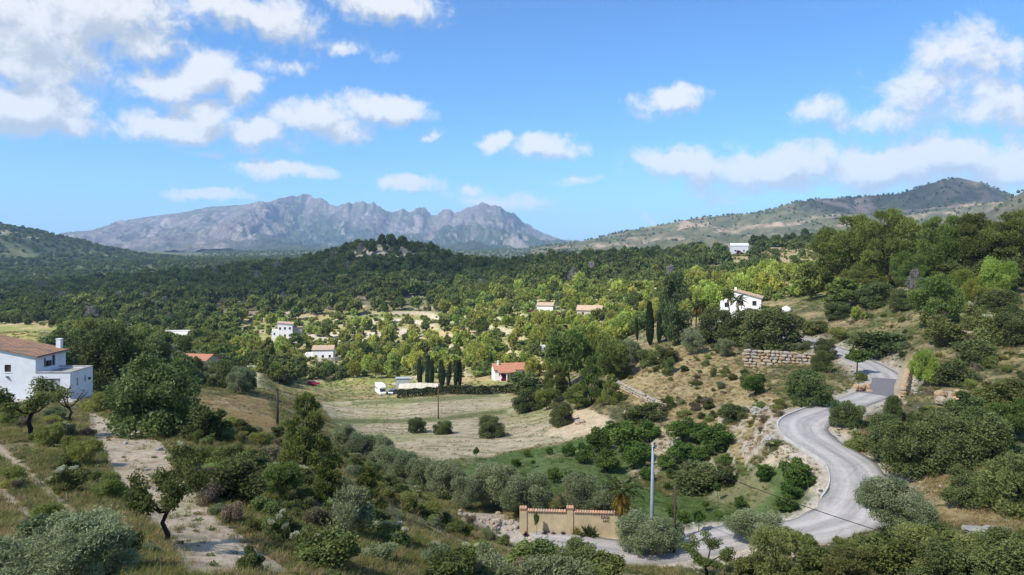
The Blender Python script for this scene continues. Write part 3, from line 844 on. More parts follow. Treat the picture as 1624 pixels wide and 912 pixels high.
# ------------------------------------------------------------------ mountains and far hills
def ridge(name, crest, D, front, back, nu, nv, base, prof, amps, colour, matscale, label, seed, wob=0.):
    crest = np.array(crest, float)
    u0, u1 = (crest[0, 0] - CX) / FPX, (crest[-1, 0] - CX) / FPX
    u = np.linspace(u0, u1, nu)
    px = u * FPX + CX
    cy = np.interp(px, crest[:, 0], crest[:, 1])
    jag = (fbm(px / 9, px * 0, seed, 4, .6) - .5)
    # distance in front of the crest: fine near the crest
    s = np.linspace(-1, 1, nv); d = np.where(s < 0, -back * (-s) ** 1.3, front * s ** 1.5)
    U, Dd = np.meshgrid(u, d)
    w = (fbm(px / 60, px * 0 + 5, seed + 3, 3) - .5) * wob
    Dc = D + w
    Yv = Dc[None, :] - Dd
    X = U * D * (.35 + .65 * Yv / D)
    zc = -(cy - HY) / FPX * Dc
    cliff = np.interp(px, [430, 480, 860, 900], [0, 1, 1, .2]) if name == 'mountain' else np.zeros(nu)
    ad = np.abs(Dd)
    pr = prof(ad / front, cliff[None, :])
    Z = base + (zc[None, :] - base) * pr
    Z = np.where(Dd < 0, base + (zc[None, :] - base) * np.exp(-(ad / (back * .5)) ** 2), Z)
    fade = (1 - np.exp(-(ad / (front * .07)) ** 1.5)) * np.clip((zc - base)[None, :] / 120, .15, 1) * (1 - .7 * sstep(.6, 1., ad / front))
    if name == 'mountain': fade = fade * (.55 + .45 * sstep(380, 480, px))[None, :]
    nz = 0
    for (sc, a, st) in amps:
        r = 1 - np.abs(2 * fbm(X / sc + .3 * fbm(X / sc / 2, Yv / sc, seed + 9, 2), Yv / (sc * st), seed + int(sc), 4) - 1)
        nz = nz + a * (r - .78)
    Z = Z + nz * fade + (jag[None, :] * D * .0075) * np.exp(-(ad / (front * .05)) ** 2) * (.25 + cliff[None, :])
    gzx = np.gradient(Z, axis=1) / (np.gradient(X, axis=1) + 1e-6); gzy = np.gradient(Z, axis=0) / (np.gradient(Yv, axis=0) + 1e-6)
    steep = np.hypot(gzx, gzy)
    Cc = colour(X, Yv, Z, steep, ad / front, U * FPX + CX, nz)
    id_ = np.arange(nu * nv).reshape(nv, nu)
    F = np.stack([id_[:-1, :-1], id_[1:, :-1], id_[1:, 1:], id_[:-1, 1:]], -1).reshape(-1, 4)
    me = npmesh(name, np.stack([X, Yv, Z], -1).reshape(-1, 3), F, ground_mat(name + '_ground', matscale, matscale * 6, 4., .3), True)
    put_col(me, Cc)
    return tag(link(name, me), label, None, None, 'structure')

def prof_mtn(t, c):
    soft = (1 - t) ** 1.7
    hard = np.interp(t, [0, .025, .07, .16, .35, .6, 1], [1, .86, .66, .48, .26, .11, 0])
    return soft * (1 - c) + hard * c
def prof_soft(t, c): return (1 - t) ** 1.5 * (1 - .15 * np.sin(t * 9))
def col_mtn(X, Y, Z, st, t, px, nz):
    n = fbm(X / 260, Y / 260, 61, 5); nn = fbm(X / 70, Y / 90, 62, 4)
    rock = np.array([.130, .110, .108]); pale = np.array([.26, .225, .21]); scrub = np.array([.070, .076, .050]); wood = np.array([.026, .044, .028])
    c = lerp(np.zeros(X.shape + (3,)) + rock, pale, sstep(.55, .75, nn))
    c = lerp(c, scrub, sstep(.44, .60, n + .12 * (nz < -20)) * (1 - sstep(.5, 1.0, st)) * .9)
    crack_shade = fbm(X / 34, Y / 400, 63, 4); c = lerp(c, rock * .45, sstep(.55, .70, crack_shade) * sstep(.5, 1.0, st) * .9)  # dark upright streaks paint shading into the cliff cracks
    c = lerp(c, pale * 1.15, sstep(.60, .74, fbm(X / 55, Y / 55, 64, 4)) * .55)
    left = 1 - sstep(400, 520, px)
    c = lerp(c, wood, sstep(.115, .21, t + .12 * (n - .5)) * (1 - left) * .92)
    c = lerp(c, scrub, sstep(.5, .62, nn) * .5)
    c = lerp(c, pale, sstep(1.1, 1.9, st) * .6)
    return c
def col_left(X, Y, Z, st, t, px, nz):
    n = fbm(X / 130, Y / 130, 71, 5); nn = fbm(X / 30, Y / 30, 72, 3)
    c = lerp(np.zeros(X.shape + (3,)) + np.array([.050, .068, .034]), np.array([.12, .13, .06]), sstep(.5, .66, n))
    return lerp(c, np.array([.30, .25, .19]), sstep(.62, .72, nn) * sstep(.45, .6, n) * .7)
def col_right(X, Y, Z, st, t, px, nz):
    n = fbm(X / 170, Y / 120, 81, 5); nn = fbm(X / 26, Y / 26, 82, 3); b = fbm(X / 60, Y / 40, 83, 4)
    c = lerp(np.zeros(X.shape + (3,)) + np.array([.120, .112, .062]), np.array([.30, .225, .165]), sstep(.44, .58, n))
    c = lerp(c, np.array([.06, .075, .035]), sstep(.54, .66, b) * .75)
    c = lerp(c, np.array([.07, .08, .04]), sstep(.56, .64, nn) * .85)
    band = np.exp(-((Z - 118 - (px - 1400) * .02) / 2.6) ** 2) * (px > 1330)
    c = lerp(c, np.array([.42, .28, .20]), band * .9)
    dk = sstep(1400, 1450, px) * (1 - sstep(.10, .17, t))  # cloud shade near the crest, painted into the hill colour
    return lerp(c, np.array([.085, .08, .06]), dk * .55)

ridge('mountain', [(60, 394), (118, 374), (160, 358), (200, 348), (260, 341), (330, 328), (380, 325), (425, 321), (450, 313), (470, 310), (487, 309), (505, 315), (520, 322), (532, 325), (548, 322), (568, 320), (580, 324), (592, 319), (606, 330),
      (620, 338), (634, 333), (648, 335), (660, 333), (672, 330), (684, 341), (694, 338), (704, 332), (712, 331), (722, 339), (735, 333), (750, 326), (765, 323), (778, 326), (792, 329), (815, 340), (835, 358), (860, 373), (890, 383), (960, 390), (1020, 396)],
      6800, 3400, 1500, 760, 300, -40, prof_mtn, [(900, 260, 1.6), (330, 170, 1.4), (120, 78, 1.2), (48, 32, 1.)], col_mtn, .012, 'rugged grey limestone mountain with a serrated crest', 101, 700)
ridge('left_hill', [(-420, 330), (-200, 338), (0, 356), (40, 363), (100, 378), (160, 393), (220, 404), (290, 411), (360, 420), (420, 428)], 1900, 1000, 500, 260, 110, -60, prof_soft,
      [(260, 60, 1.3), (90, 22, 1.2), (30, 7, 1.)], col_left, .03, 'dark wooded hill on the left', 111, 160)
ridge('right_hill', [(840, 394), (880, 388), (930, 382), (960, 375), (1000, 366), (1040, 358), (1080, 350), (1120, 344), (1160, 341), (1200, 338), (1235, 328), (1260, 321), (1300, 315), (1350, 313), (1420, 308), (1450, 299), (1475, 290), (1500, 283), (1520, 282),
      (1540, 287), (1580, 301), (1624, 318), (1720, 345), (1900, 370)], 2500, 1500, 700, 460, 150, -45, prof_soft, [(330, 70, 1.2), (110, 24, 1.), (36, 8, 1.)], col_right, .03, 'long brown and green terraced hill under the clouds', 121, 200)
ridge('near_right_hill', [(1500, 385), (1540, 352), (1580, 331), (1624, 303), (1700, 272), (1850, 250), (2050, 245)], 1250, 600, 400, 160, 80, -30, prof_soft, [(150, 30, 1.2), (50, 10, 1.)], col_right, .05, 'tawny spur at the right edge', 131, 60)

# ------------------------------------------------------------------ clouds overhead that shade the near ground and the wooded ridge
def cloud_mat():
    m, nt = new_mat('cloud')
    out = N(nt, 'ShaderNodeOutputMaterial')
    d = N(nt, 'ShaderNodeBsdfDiffuse'); d.inputs[0].default_value = (.9, .9, .9, 1)
    tl = N(nt, 'ShaderNodeBsdfTranslucent'); tl.inputs[0].default_value = (.9, .9, .9, 1)
    a = N(nt, 'ShaderNodeMixShader'); a.inputs[0].default_value = .6
    nt.links.new(d.outputs[0], a.inputs[1]); nt.links.new(tl.outputs[0], a.inputs[2])
    tr = N(nt, 'ShaderNodeBsdfTransparent')
    tc = N(nt, 'ShaderNodeTexCoord'); nz = N(nt, 'ShaderNodeTexNoise'); nz.inputs['Scale'].default_value = .012; nz.inputs['Detail'].default_value = 5
    nt.links.new(tc.outputs['Object'], nz.inputs['Vector'])
    at_ = N(nt, 'ShaderNodeAttribute', attribute_name='thick')
    f = math_node(nt, 'MULTIPLY', at_.outputs['Fac'], math_node(nt, 'MULTIPLY_ADD', nz.outputs['Fac'], .5, .22))
    ms = N(nt, 'ShaderNodeMixShader')
    nt.links.new(f, ms.inputs[0]); nt.links.new(tr.outputs[0], ms.inputs[1]); nt.links.new(a.outputs[0], ms.inputs[2])
    nt.links.new(ms.outputs[0], out.inputs[0])
    return m
M['cloud'] = cloud_mat()
def cloud(gx, gy, rx, ry, alt, seed, depth=70., rot=0., body=1.):
    """a flat-bottomed cumulus whose shadow falls round (gx, gy)"""
    cx, cy = gx + SUN[0] / SUN[2] * alt, gy + SUN[1] / SUN[2] * alt
    nr, na = 14, 64
    V, T = [], []
    for side in (1, -1):
        for i in range(nr + 1):
            r = i / nr
            for k in range(na):
                a = 2 * math.pi * k / na
                e = .78 + .44 * float(fbm(np.array(math.cos(a) * 1.7 + 5), np.array(math.sin(a) * 1.7 + 5), seed, 3))
                x, y = math.cos(a) * r * e, math.sin(a) * r * e
                h = math.sqrt(max(0, 1 - r * r))
                lump = float(fbm(np.array(x * 4 + 9), np.array(y * 4 + 9), seed + 5, 3))
                z = h * depth * (.5 + lump) if side > 0 else -h * depth * .18 * (.5 + lump)
                V.append((x * rx * math.cos(rot) - y * ry * math.sin(rot), x * rx * math.sin(rot) + y * ry * math.cos(rot), z))
                T.append(body * min(1., (1 - r) / .3))
    F = []
    o2 = (nr + 1) * na
    for i in range(nr):
        for k in range(na):
            a, b, c, d = i * na + k, i * na + (k + 1) % na, (i + 1) * na + (k + 1) % na, (i + 1) * na + k
            F.append((a, d, c, b)); F.append((o2 + a, o2 + b, o2 + c, o2 + d))
    me = npmesh('cloud', np.array(V), np.array(F), M['cloud'], True)
    t = me.attributes.new('thick', 'FLOAT', 'POINT'); t.data.foreach_set('value', np.array(T, np.float32))
    tag(link('cloud', me, None, (cx, cy, alt)), 'broken cumulus cloud drifting overhead', None, None, 'stuff')
cloud(10, 58, 230, 118, 950, 1, body=.44)
cloud(-420, 700, 560, 290, 1000, 2, 90, body=.76)
cloud(120, 545, 230, 105, 1050, 3, body=.6)
cloud(1450, 2420, 420, 330, 1500, 4, 120)

# ------------------------------------------------------------------ haze
def haze():
    m, nt = new_mat('haze')
    out = N(nt, 'ShaderNodeOutputMaterial'); v = N(nt, 'ShaderNodeVolumePrincipled')
    v.inputs['Color'].default_value = (.46, .68, 1., 1)
    v.inputs['Density'].default_value = 7.6e-5
    v.inputs['Anisotropy'].default_value = .0
    nt.links.new(v.outputs[0], out.inputs['Volume'])
    zl = float(V.min(0)[2]) - 1 if V.ndim == 2 else -130
    b = MB().box(-14500, 14500, -60, 16500, min(-130, zl), 760).build('haze', m)
    tag(b, 'thin blue haze in the valley air', None, None, 'stuff')
haze()

# ------------------------------------------------------------------ buildings
KEEP = []            # spots kept free of scattered plants: x, y, radius
def wall(parent, mat, o, ang, w, h0, h1, openings=(), t=.3, base=-1.2, name='wall'):
    """a wall with real openings: o is the outer bottom-left corner seen from outside, ang the heading of the wall; top runs from h0 to h1.
    opening: x0, x1, z0, z1, style"""
    xs = sorted({0, w, *[v for q in openings for v in q[:2]]}); zs = sorted({base, *[v for q in openings for v in q[2:4]]})
    ca, sa = math.cos(ang), math.sin(ang)
    def P(x, y, z): return (o[0] + ca * x - sa * y, o[1] + sa * x + ca * y, o[2] + z)   # y runs into the house
    top = lambda x: h0 + (h1 - h0) * x / w
    mb = MB()
    for i in range(len(xs) - 1):
        for j in range(len(zs)):
            x0, x1 = xs[i], xs[i + 1]; z0 = zs[j]
            za, zb = (zs[j + 1], zs[j + 1]) if j + 1 < len(zs) else (top(x0), top(x1))
            xm, zm = (x0 + x1) / 2, (z0 + min(za, zb)) / 2
            if any(q[0] < xm < q[1] and q[2] < zm < q[3] for q in openings): continue
            mb.hexa([P(x0, 0, z0), P(x1, 0, z0), P(x1, t, z0), P(x0, t, z0), P(x0, 0, za), P(x1, 0, zb), P(x1, t, zb), P(x0, t, za)])
    wo = mb.build(name, mat, parent)
    for q in openings:
        x0, x1, z0, z1 = q[:4]; st = q[4]
        fr = MB(); b = .06 if (x1 - x0) > .5 else .04
        for (a0, a1, c0, c1) in ((x0, x0 + b, z0, z1), (x1 - b, x1, z0, z1), (x0 + b, x1 - b, z0, z0 + b), (x0 + b, x1 - b, z1 - b, z1)):
            fr.hexa([P(a0, .10, c0), P(a1, .10, c0), P(a1, .2, c0), P(a0, .2, c0), P(a0, .10, c1), P(a1, .10, c1), P(a1, .2, c1), P(a0, .2, c1)])
        if st == 'double' or (x1 - x0) > .9:
            m_ = (x0 + x1) / 2; b2 = .13 if st == 'double' else .05
            fr.hexa([P(m_ - b2, .09, z0 + b), P(m_ + b2, .09, z0 + b), P(m_ + b2, .2, z0 + b), P(m_ - b2, .2, z0 + b), P(m_ - b2, .09, z1 - b), P(m_ + b2, .09, z1 - b), P(m_ + b2, .2, z1 - b), P(m_ - b2, .2, z1 - b)])
        nm = 'door' if st in ('door', 'double') else 'window'
        wn = fr.build(nm, M['dark'], parent)
        pm = {'double': 'curtain', 'shut': 'shutter', 'door': 'shutter'}.get(st, 'glass')
        MB().hexa([P(x0 + .01, .14, z0 + .01), P(x1 - .01, .14, z0 + .01), P(x1 - .01, .17, z0 + .01), P(x0 + .01, .17, z0 + .01),
                   P(x0 + .01, .14, z1 - .01), P(x1 - .01, .14, z1 - .01), P(x1 - .01, .17, z1 - .01), P(x0 + .01, .17, z1 - .01)]).build('pane', M[pm], wn)
        if nm == 'window' and (x1 - x0) > .5:
            MB().hexa([P(x0 - .06, -.06, z0 - .07), P(x1 + .06, -.06, z0 - .07), P(x1 + .06, .09, z0 - .07), P(x0 - .06, .09, z0 - .07),
                       P(x0 - .06, -.06, z0 - .002), P(x1 + .06, -.06, z0 - .002), P(x1 + .06, .09, z0 - .002), P(x0 - .06, .09, z0 - .002)]).build('sill', M['white2'], wn)
    return wo

def box_house(parent, mat, x0, x1, y0, y1, z, h, ops=None, hs=None, t=.3):
    """four walls; hs = heights at the corners (front-left, front-right, back-right, back-left)"""
    ops = ops or {}; hs = hs or (h, h, h, h)
    e = .004
    wall(parent, mat, (x0, y0, z), 0, x1 - x0, hs[0], hs[1], ops.get('front', ()), t)
    wall(parent, mat, (x1, y0 + t + e, z), math.pi / 2, y1 - y0 - 2 * t - 2 * e, hs[1], hs[2], ops.get('right', ()), t)
    wall(parent, mat, (x1, y1, z), math.pi, x1 - x0, hs[2], hs[3], ops.get('back', ()), t)
    wall(parent, mat, (x0, y1 - t - e, z), -math.pi / 2, y1 - y0 - 2 * t - 2 * e, hs[3], hs[0], ops.get('left', ()), t)

def tile_roof(parent, mat, a, b, c, d, pitch=.24, course=.42, amp=.055, name='roof', thick=.12):
    """barrel tiles from the eave a-b up to the ridge d-c, with every course stepped"""
    a, b, c, d = [np.array(p, float) for p in (a, b, c, d)]
    W = np.linalg.norm(b - a); Hh = np.linalg.norm(d - a)
    nu, nv = max(4, int(W / pitch) * 4), max(2, int(Hh / course))
    nrm = np.cross(b - a, d - a); nrm /= np.linalg.norm(nrm)
    if nrm[2] < 0: nrm = -nrm
    rr = np.random.RandomState(int(W * 100) % 997)
    V, F = [], []
    rows = []
    for j in range(nv):
        for e in (0, 1):
            v = (j + e * .999) / nv
            row = []
            for i in range(nu + 1):
                u = i / nu
                p = (a * (1 - u) + b * u) * (1 - v) + (d * (1 - u) + c * u) * v
                h = amp * abs(math.sin(math.pi * u * W / pitch)) + (.035 if e == 0 else 0.) + rr.uniform(-.008, .008)
                row.append(len(V)); V.append(p + nrm * h)
            rows.append(row)
    for r0, r1 in zip(rows[:-1], rows[1:]):
        for i in range(nu): F.append((r0[i], r0[i + 1], r1[i + 1], r1[i]))
    mb = MB(); mb.add(V, F)
    lo = [p - nrm * thick for p in (a, b, c, d)]; hi = [p - nrm * .01 for p in (a, b, c, d)]
    mb.hexa(lo + hi)
    return mb.build(name, mat, parent)

def slab(parent, mat, x0, x1, y0, y1, z0, z1, name='roof'):
    return MB().box(x0, x1, y0, y1, z0, z1).build(name, mat, parent)

# --- the white farmhouse on the left
hb = thing('farmhouse', 'large white farmhouse with brown tiled roof and flat-roofed annex on the left slope', 'house', (-55.1, 80, -17.6))
KEEP += [(-60, 84, 7.5), (-53, 82.5, 4), (-66, 84, 7), (-55, 79, 3.5)]
# annex
box_house(hb, M['white'], .004, 4.0, 0, 4.3, 0, 2.95, {'front': [(.75, 2.85, .08, 2.25, 'double')], 'right': [(.9, 1.15, 1.2, 2.1, 'win'), (2.4, 2.65, 1.35, 2.15, 'win')]})
slab(hb, M['concrete'], .31, 3.69, .31, 4.0, 2.55, 2.78, 'flat_roof')
cp = MB().box(-.02, 4.08, -.08, .36, 2.953, 3.03); cp.box(3.66, 4.08, .36, 4.38, 2.953, 3.03); cp.box(.0, 3.66, 3.98, 4.38, 2.953, 3.03)
cp.build('coping', M['concrete'], hb)
# main block: roof falls to the right
def rz(x): return 4.75 + (-x) * .205
box_house(hb, M['white'], -12, 0, .0, 5.4, 0, 5, {'front': [(-3.6 + 12, -2.85 + 12, 3.0, 3.85, 'shut'), (2.2, 3.1, 3.3, 4.3, 'shut')], 'right': [(1.15, 1.5, 3.35, 4.35, 'win'), (2.6, 3.15, 3.25, 4.55, 'shut')]},
          (rz(-12), rz(0), rz(0), rz(-12)))
tile_roof(hb, M['tile'], (.35, -.25, rz(.35) + .13), (.35, 5.7, rz(.35) + .13), (-12.2, 5.7, rz(-12.2) + .13), (-12.2, -.25, rz(-12.2) + .13))
ch = MB().box(-.95, -.4, 5.0, 5.5, rz(-1), rz(-1) + 1.15); ch.box(-1.0, -.35, 4.95, 5.55, rz(-1) + 1.153, rz(-1) + 1.23)
cho = ch.build('chimney', M['white'], hb)
MB().box(.02, .32, 1.75, 2.35, 3.4, 4.0).build('air_conditioner', M['shutter'], hb)
MB().box(-3.35, -3.1, -.16, -.002, 2.35, 2.55).box(-3.28, -3.17, -.3, -.16, 2.45, 2.62).build('wall_lamp', M['pole'], hb)
MB().box(4.002, 4.2, 3.4, 3.65, 1.5, 1.75).build('wall_lamp', M['dark'], hb)
MB().tube([(3.92, 4.33, 2.95), (3.92, 4.36, 0)], [.04, .04]).build('downpipe', M['white2'], hb)
MB().box(-13, 5.2, -3.2, -.02, -1.2, -.10).build('terrace', M['concrete'], hb)

MB().tube([(.43, -.2, rz(.35) - .06), (.43, 5.6, rz(.35) - .06)], [.06, .06], 8).build('gutter', M['concrete'], hb)
MB().tube([(-2.0, 4.6, rz(-2)), (-2.0, 4.6, rz(-2) + 2.0)], [.025, .02], 6).tube([(-2.5, 4.6, rz(-2) + 1.9), (-1.5, 4.6, rz(-2) + 1.9)], [.015, .015], 5).tube([(-2.3, 4.3, rz(-2) + 1.75), (-2.3, 4.9, rz(-2) + 1.75)], [.012, .012], 5).build('aerial', M['pole'], hb)
# --- a helper for the houses across the valley
def house(name, label, px, py, w, d, h, rot, roof='gable', wallm='white2', roofm='tile_pale', wins=2, storeys=2, roof_h=None, group=None):
    p = at(px, py)
    t = thing(name, label, 'house', (p[0], p[1], p[2]), rot, group)
    KEEP.append((p[0], p[1] + d * .4, max(w, d) * .62))
    ops = []
    sh = h / storeys
    for s in range(storeys):
        for k in range(wins):
            xc = w * (k + .5) / wins
            ops.append((xc - .5, xc + .5, s * sh + .9, s * sh + min(2.1, sh - .4), 'win'))
    front = ops if wins else []
    if front and storeys > 1: front = front[:-wins] + ops[-wins:]
    side = [(d * .35, d * .35 + .9, .9, 2.0, 'win')] if d > 4 else []
    x0, x1 = -w / 2, w / 2
    rh = roof_h if roof_h is not None else w * .18
    if roof == 'flat':
        box_house(t, M[wallm], x0, x1, 0, d, 0, h, {'front': front, 'right': side, 'left': side})
        slab(t, M['concrete'], x0 + .31, x1 - .31, .31, d - .31, h - .35, h - .2, 'roof')
    elif roof == 'gable':      # ridge along the front
        box_house(t, M[wallm], x0, x1, 0, d, 0, h, {'front': front, 'right': side, 'left': side})
        for (xa, s) in ((x0, 1), (x1, -1)):
            MB().add([(xa, .0, h), (xa, d, h), (xa, d / 2, h + rh), (xa + s * .3, 0, h), (xa + s * .3, d, h), (xa + s * .3, d / 2, h + rh)],
                     [(0, 2, 1), (3, 4, 5), (0, 3, 5, 2), (1, 2, 5, 4), (0, 1, 4, 3)]).build('gable', M[wallm], t)
        o = .35; k = rh / (d / 2)
        tile_roof(t, M[roofm], (x0 - o, -o, h - o * k + .13), (x1 + o, -o, h - o * k + .13), (x1 + o, d / 2, h + rh + .13), (x0 - o, d / 2, h + rh + .13), .4, .8, .07)
        tile_roof(t, M[roofm], (x1 + o, d + o, h - o * k + .13), (x0 - o, d + o, h - o * k + .13), (x0 - o, d / 2, h + rh + .13), (x1 + o, d / 2, h + rh + .13), .4, .8, .07)
    else:                      # one slope, falling to the right
        hs = (h + rh, h, h, h + rh)
        box_house(t, M[wallm], x0, x1, 0, d, 0, h, {'front': front, 'right': side}, hs)
        o = .35; k = rh / w
        tile_roof(t, M[roofm], (x1 + o, -o, h - o * k + .13), (x1 + o, d + o, h - o * k + .13), (x0 - o, d + o, h + rh + o * k + .13), (x0 - o, -o, h + rh + o * k + .13), .4, .8, .07)
    return t

# white house among palms above the bend (three-storey gabled block with a lower wing)
t = house('villa', 'white two-storey house with palms in front, above the road bend', 1186, 508, 6.2, 7.0, 5.5, math.radians(-22), 'mono', 'white2', 'tile_pale', 2, 2, 1.6)
box_house(t, M['white2'], -6.6, -3.104, .7, 6.2, 0, 4.9, {'front': [(.9, 2.0, .2, 2.1, 'door'), (1.0, 1.9, 3.0, 4.2, 'win')]}, (4.5, 5.2, 5.2, 4.5))
slab(t, M['concrete'], -6.3, -3.4, 1.01, 5.89, 4.2, 4.35, 'roof')
MB().box(-3.3, -2.8, 2.0, 2.5, 5.6, 8.0).build('chimney', M['white2'], t)
box_house(t, M['white2'], -8.4, -6.604, .9, 5, 0, 1.9)
slab(t, M['tile_pale'], -8.5, -6.61, .8, 5.1, 1.903, 2.0, 'porch_roof')
# three-storey farmhouse on the sunlit terraces
t = house('farmhouse', 'tall white house with two rows of small windows on the sunlit terraces', 452, 537, 7.0, 7.5, 7.0, math.radians(14), 'mono', 'white2', 'tile_pale', 3, 2, .8)
box_house(t, M['white2'], -6.2, -3.504, 0, 5, 0, 4.3, {'front': [(.8, 1.6, 1.9, 3.0, 'win')]}); slab(t, M['concrete'], -5.89, -3.8, .31, 4.69, 4.0, 4.15)
box_house(t, M['rock_grey'], 3.504, 8.0, 2.5, 7.2, 0, 5.0); slab(t, M['tile'], 3.51, 8.3, 2.2, 7.5, 5.003, 5.2)
# low villa behind a curved beige terrace wall
t = house('villa', 'low white villa above a curved beige terrace wall', 512, 571, 8.5, 6, 4.3, math.radians(6), 'gable', 'white2', 'tile_pale', 3, 1, 1.4)
box_house(t, M['white2'], -7.5, -4.254, .5, 5, 0, 2.7); slab(t, M['concrete'], -7.2, -4.5, .81, 4.69, 2.3, 2.45)
mb = MB(); n = 16
for k in range(n):
    a0, a1 = [math.radians(200 + 140 * (k + e) / n) for e in (0, 1)]
    q = [(math.cos(a) * r, math.sin(a) * r * .7 + 2.6) for a in (a0, a1) for r in (9.2, 8.8)]
    mb.hexa([(*q[0], -3.5), (*q[2], -3.5), (*q[3], -3.5), (*q[1], -3.5), (*q[0], 1.5), (*q[2], 1.5), (*q[3], 1.5), (*q[1], 1.5)])
mb.build('terrace_wall', M['canvas'], t)
# red-roofed house at the field corner
t = house('cottage', 'white cottage with red tiled roof between the pines at the field corner', 812, 600, 11.0, 6.5, 2.7, math.radians(10), 'gable', 'white2', 'tile_red', 3, 1, 1.5)
MB().box(-4.4, -3.9, 2.0, 2.5, 3.0, 5.3).build('chimney', M['white2'], t)
for k in range(3): MB().box(-4.2 + k * 2.0, -3.95 + k * 2.0, -2.6, -2.35, -1, 2.35).build('porch_post', M['white2'], t)
tile_roof(t, M['tile_red'], (-4.6, -2.9, 2.3), (1.0, -2.9, 2.3), (1.0, -.02, 2.95), (-4.6, -.02, 2.95), .4, .8, .07, 'porch_roof')
# two houses in the middle of the valley
t = house('villa', 'white house with purple flowers on the far sunlit slope, left of the brown roof', 864, 498, 7.5, 6, 3.9, math.radians(-12), 'gable', 'white2', 'tile_pale', 2, 1, 1.2)
box_house(t, M['white2'], -7.2, -3.754, .6, 5, 0, 2.6); slab(t, M['tile_pale'], -7.4, -3.76, .4, 5.2, 2.603, 2.8)
house('farmhouse', 'beige farmhouse with wide brown roof on the far sunlit slope', 934, 503, 10.5, 7, 2.9, math.radians(-14), 'gable', 'canvas', 'tile_pale', 2, 1, 1.8)
house('house', 'small white house on the dark ridge with magenta flowers in front', 1173, 401, 12, 8, 5.2, math.radians(-12), 'gable', 'white2', 'white2', 2, 1, 1.6)
house('house', 'low white house at the foot of the wooded slope behind the olive grove', 281, 540, 12, 7, 3.4, math.radians(5), 'flat', 'white2', 'tile_pale', 3, 1)
house('house', 'terracotta-roofed house half hidden in the olive grove', 306, 584, 7.5, 6, 2.0, math.radians(-10), 'gable', 'canvas', 'tile_red', 2, 1, 1.2)
house('shed', 'small white shed between the pines beside the red-roofed cottage', 864, 560, 4.2, 3, 2.6, math.radians(20), 'flat', 'white2', 'tile_pale', 1, 1)
house('barn', 'small beige building in the dark pines below the ridge', 968, 452, 10, 6, 2.4, math.radians(-15), 'gable', 'canvas', 'tile_pale', 1, 1, .9)
house('ruin', 'small brown stone ruin on the terraces right of the ridge house', 1232, 399, 6, 5, 2.6, 0, 'flat', 'rock', 'rock', 1, 1)
# pump hut with a dark doorway
p = at(1521, 446)
t = thing('pump_hut', 'tiny whitewashed hut with dark doorway below the pines', 'hut', p)
KEEP.append((p[0], p[1], 2.5))
box_house(t, M['white'], -1.1, 1.1, 0, 1.8, 0, 2.0, {'front': [(.75, 1.45, .75, 1.75, 'door')]}, t=.25)
slab(t, M['concrete'], -1.2, 1.2, -.1, 1.9, 2.003, 2.12)

# ------------------------------------------------------------------ stone walls: every block a part
def rock_mesh(seed, k=.16, n=1):
    import bmesh
    r = np.random.RandomState(seed)
    bm = bmesh.new()
    bmesh.ops.create_cube(bm, size=1.0)
    bmesh.ops.subdivide_edges(bm, edges=bm.edges[:], cuts=n, use_grid_fill=True)
    for v in bm.verts:
        c = np.array(v.co); l = np.linalg.norm(c)
        c = c * (1 - .28 * max(0, l - .5) / .36) + r.uniform(-k, k, 3) * .5
        v.co = c
    me = bpy.data.meshes.new('stone'); bm.to_mesh(me); bm.free()
    return me
ROCKS = {}
for mname in ('rock', 'rock_orange', 'rock_grey'):
    ROCKS[mname] = []
    for s in range(6):
        me = rock_mesh(s * 7 + 1); me.materials.append(M[mname]); ROCKS[mname].append(me)
def stone(parent, loc, size, rz, mname, name='stone'):
    o = link(name, rnd.choice(ROCKS[mname]), parent, loc)
    o.scale = size; o.rotation_euler = (rnd.uniform(-.12, .12), rnd.uniform(-.12, .12), rz + rnd.uniform(-.1, .1))
    return o
def stone_wall(name, label, A, B, h0, h1, course, mats, wide=(.9, 1.7), depth=.9, lean=.15, gap=.96, sink=.4):
    A, B = np.array(A, float), np.array(B, float)
    root = thing(name, label, 'wall', A)
    L = np.linalg.norm((B - A)[:2]); ang = math.atan2(B[1] - A[1], B[0] - A[0])
    cnt = 0; z = -sink; row = 0
    while z < max(h0, h1) - .1:
        ch_ = course * rnd.uniform(.8, 1.15)
        x = -rnd.uniform(0, .5)
        while x < L:
            w = rnd.uniform(*wide)
            f = min(max((x + w / 2) / L, 0), 1)
            if z + ch_ * .5 < h0 + (h1 - h0) * f + rnd.uniform(-.15, .15):
                zz = (B[2] - A[2]) * f
                off = lean * (z + sink) + rnd.uniform(-.06, .08)
                lx = (x + w / 2) * math.cos(ang) - off * math.sin(ang); ly = (x + w / 2) * math.sin(ang) + off * math.cos(ang)
                stone(root, (lx, ly, z + zz + ch_ / 2), (w * gap * rnd.uniform(.92, 1.1), depth * rnd.uniform(.85, 1.15), ch_ * gap * rnd.uniform(.9, 1.22)), ang, rnd.choice(mats)); cnt += 1
            x += w
        z += ch_; row += 1
    # earth and small stones packed behind the face
    nv = np.array([-math.sin(ang), math.cos(ang)]) * (depth * .55)
    b = MB(); d = B - A
    e = [(nv[0], nv[1], -1), (d[0] + nv[0], d[1] + nv[1], d[2] - 1), (d[0] + nv[0] * 3, d[1] + nv[1] * 3, d[2] - 1), (nv[0] * 3, nv[1] * 3, -1)]
    tp = [(q[0], q[1], q[2] + 1 + (h0 if i in (0, 3) else h1) - .25) for i, q in enumerate(e)]
    b.hexa(e + tp).build('core', M['rock'], root)
    return root
wa, wb = at(1181, 582), at(1296, 590)
wb = np.array([wb[0], wa[1] - 3.0, wa[2] - .4]); wa[2] -= .2
wb[0] = (1296 - CX) / FPX * wb[1]
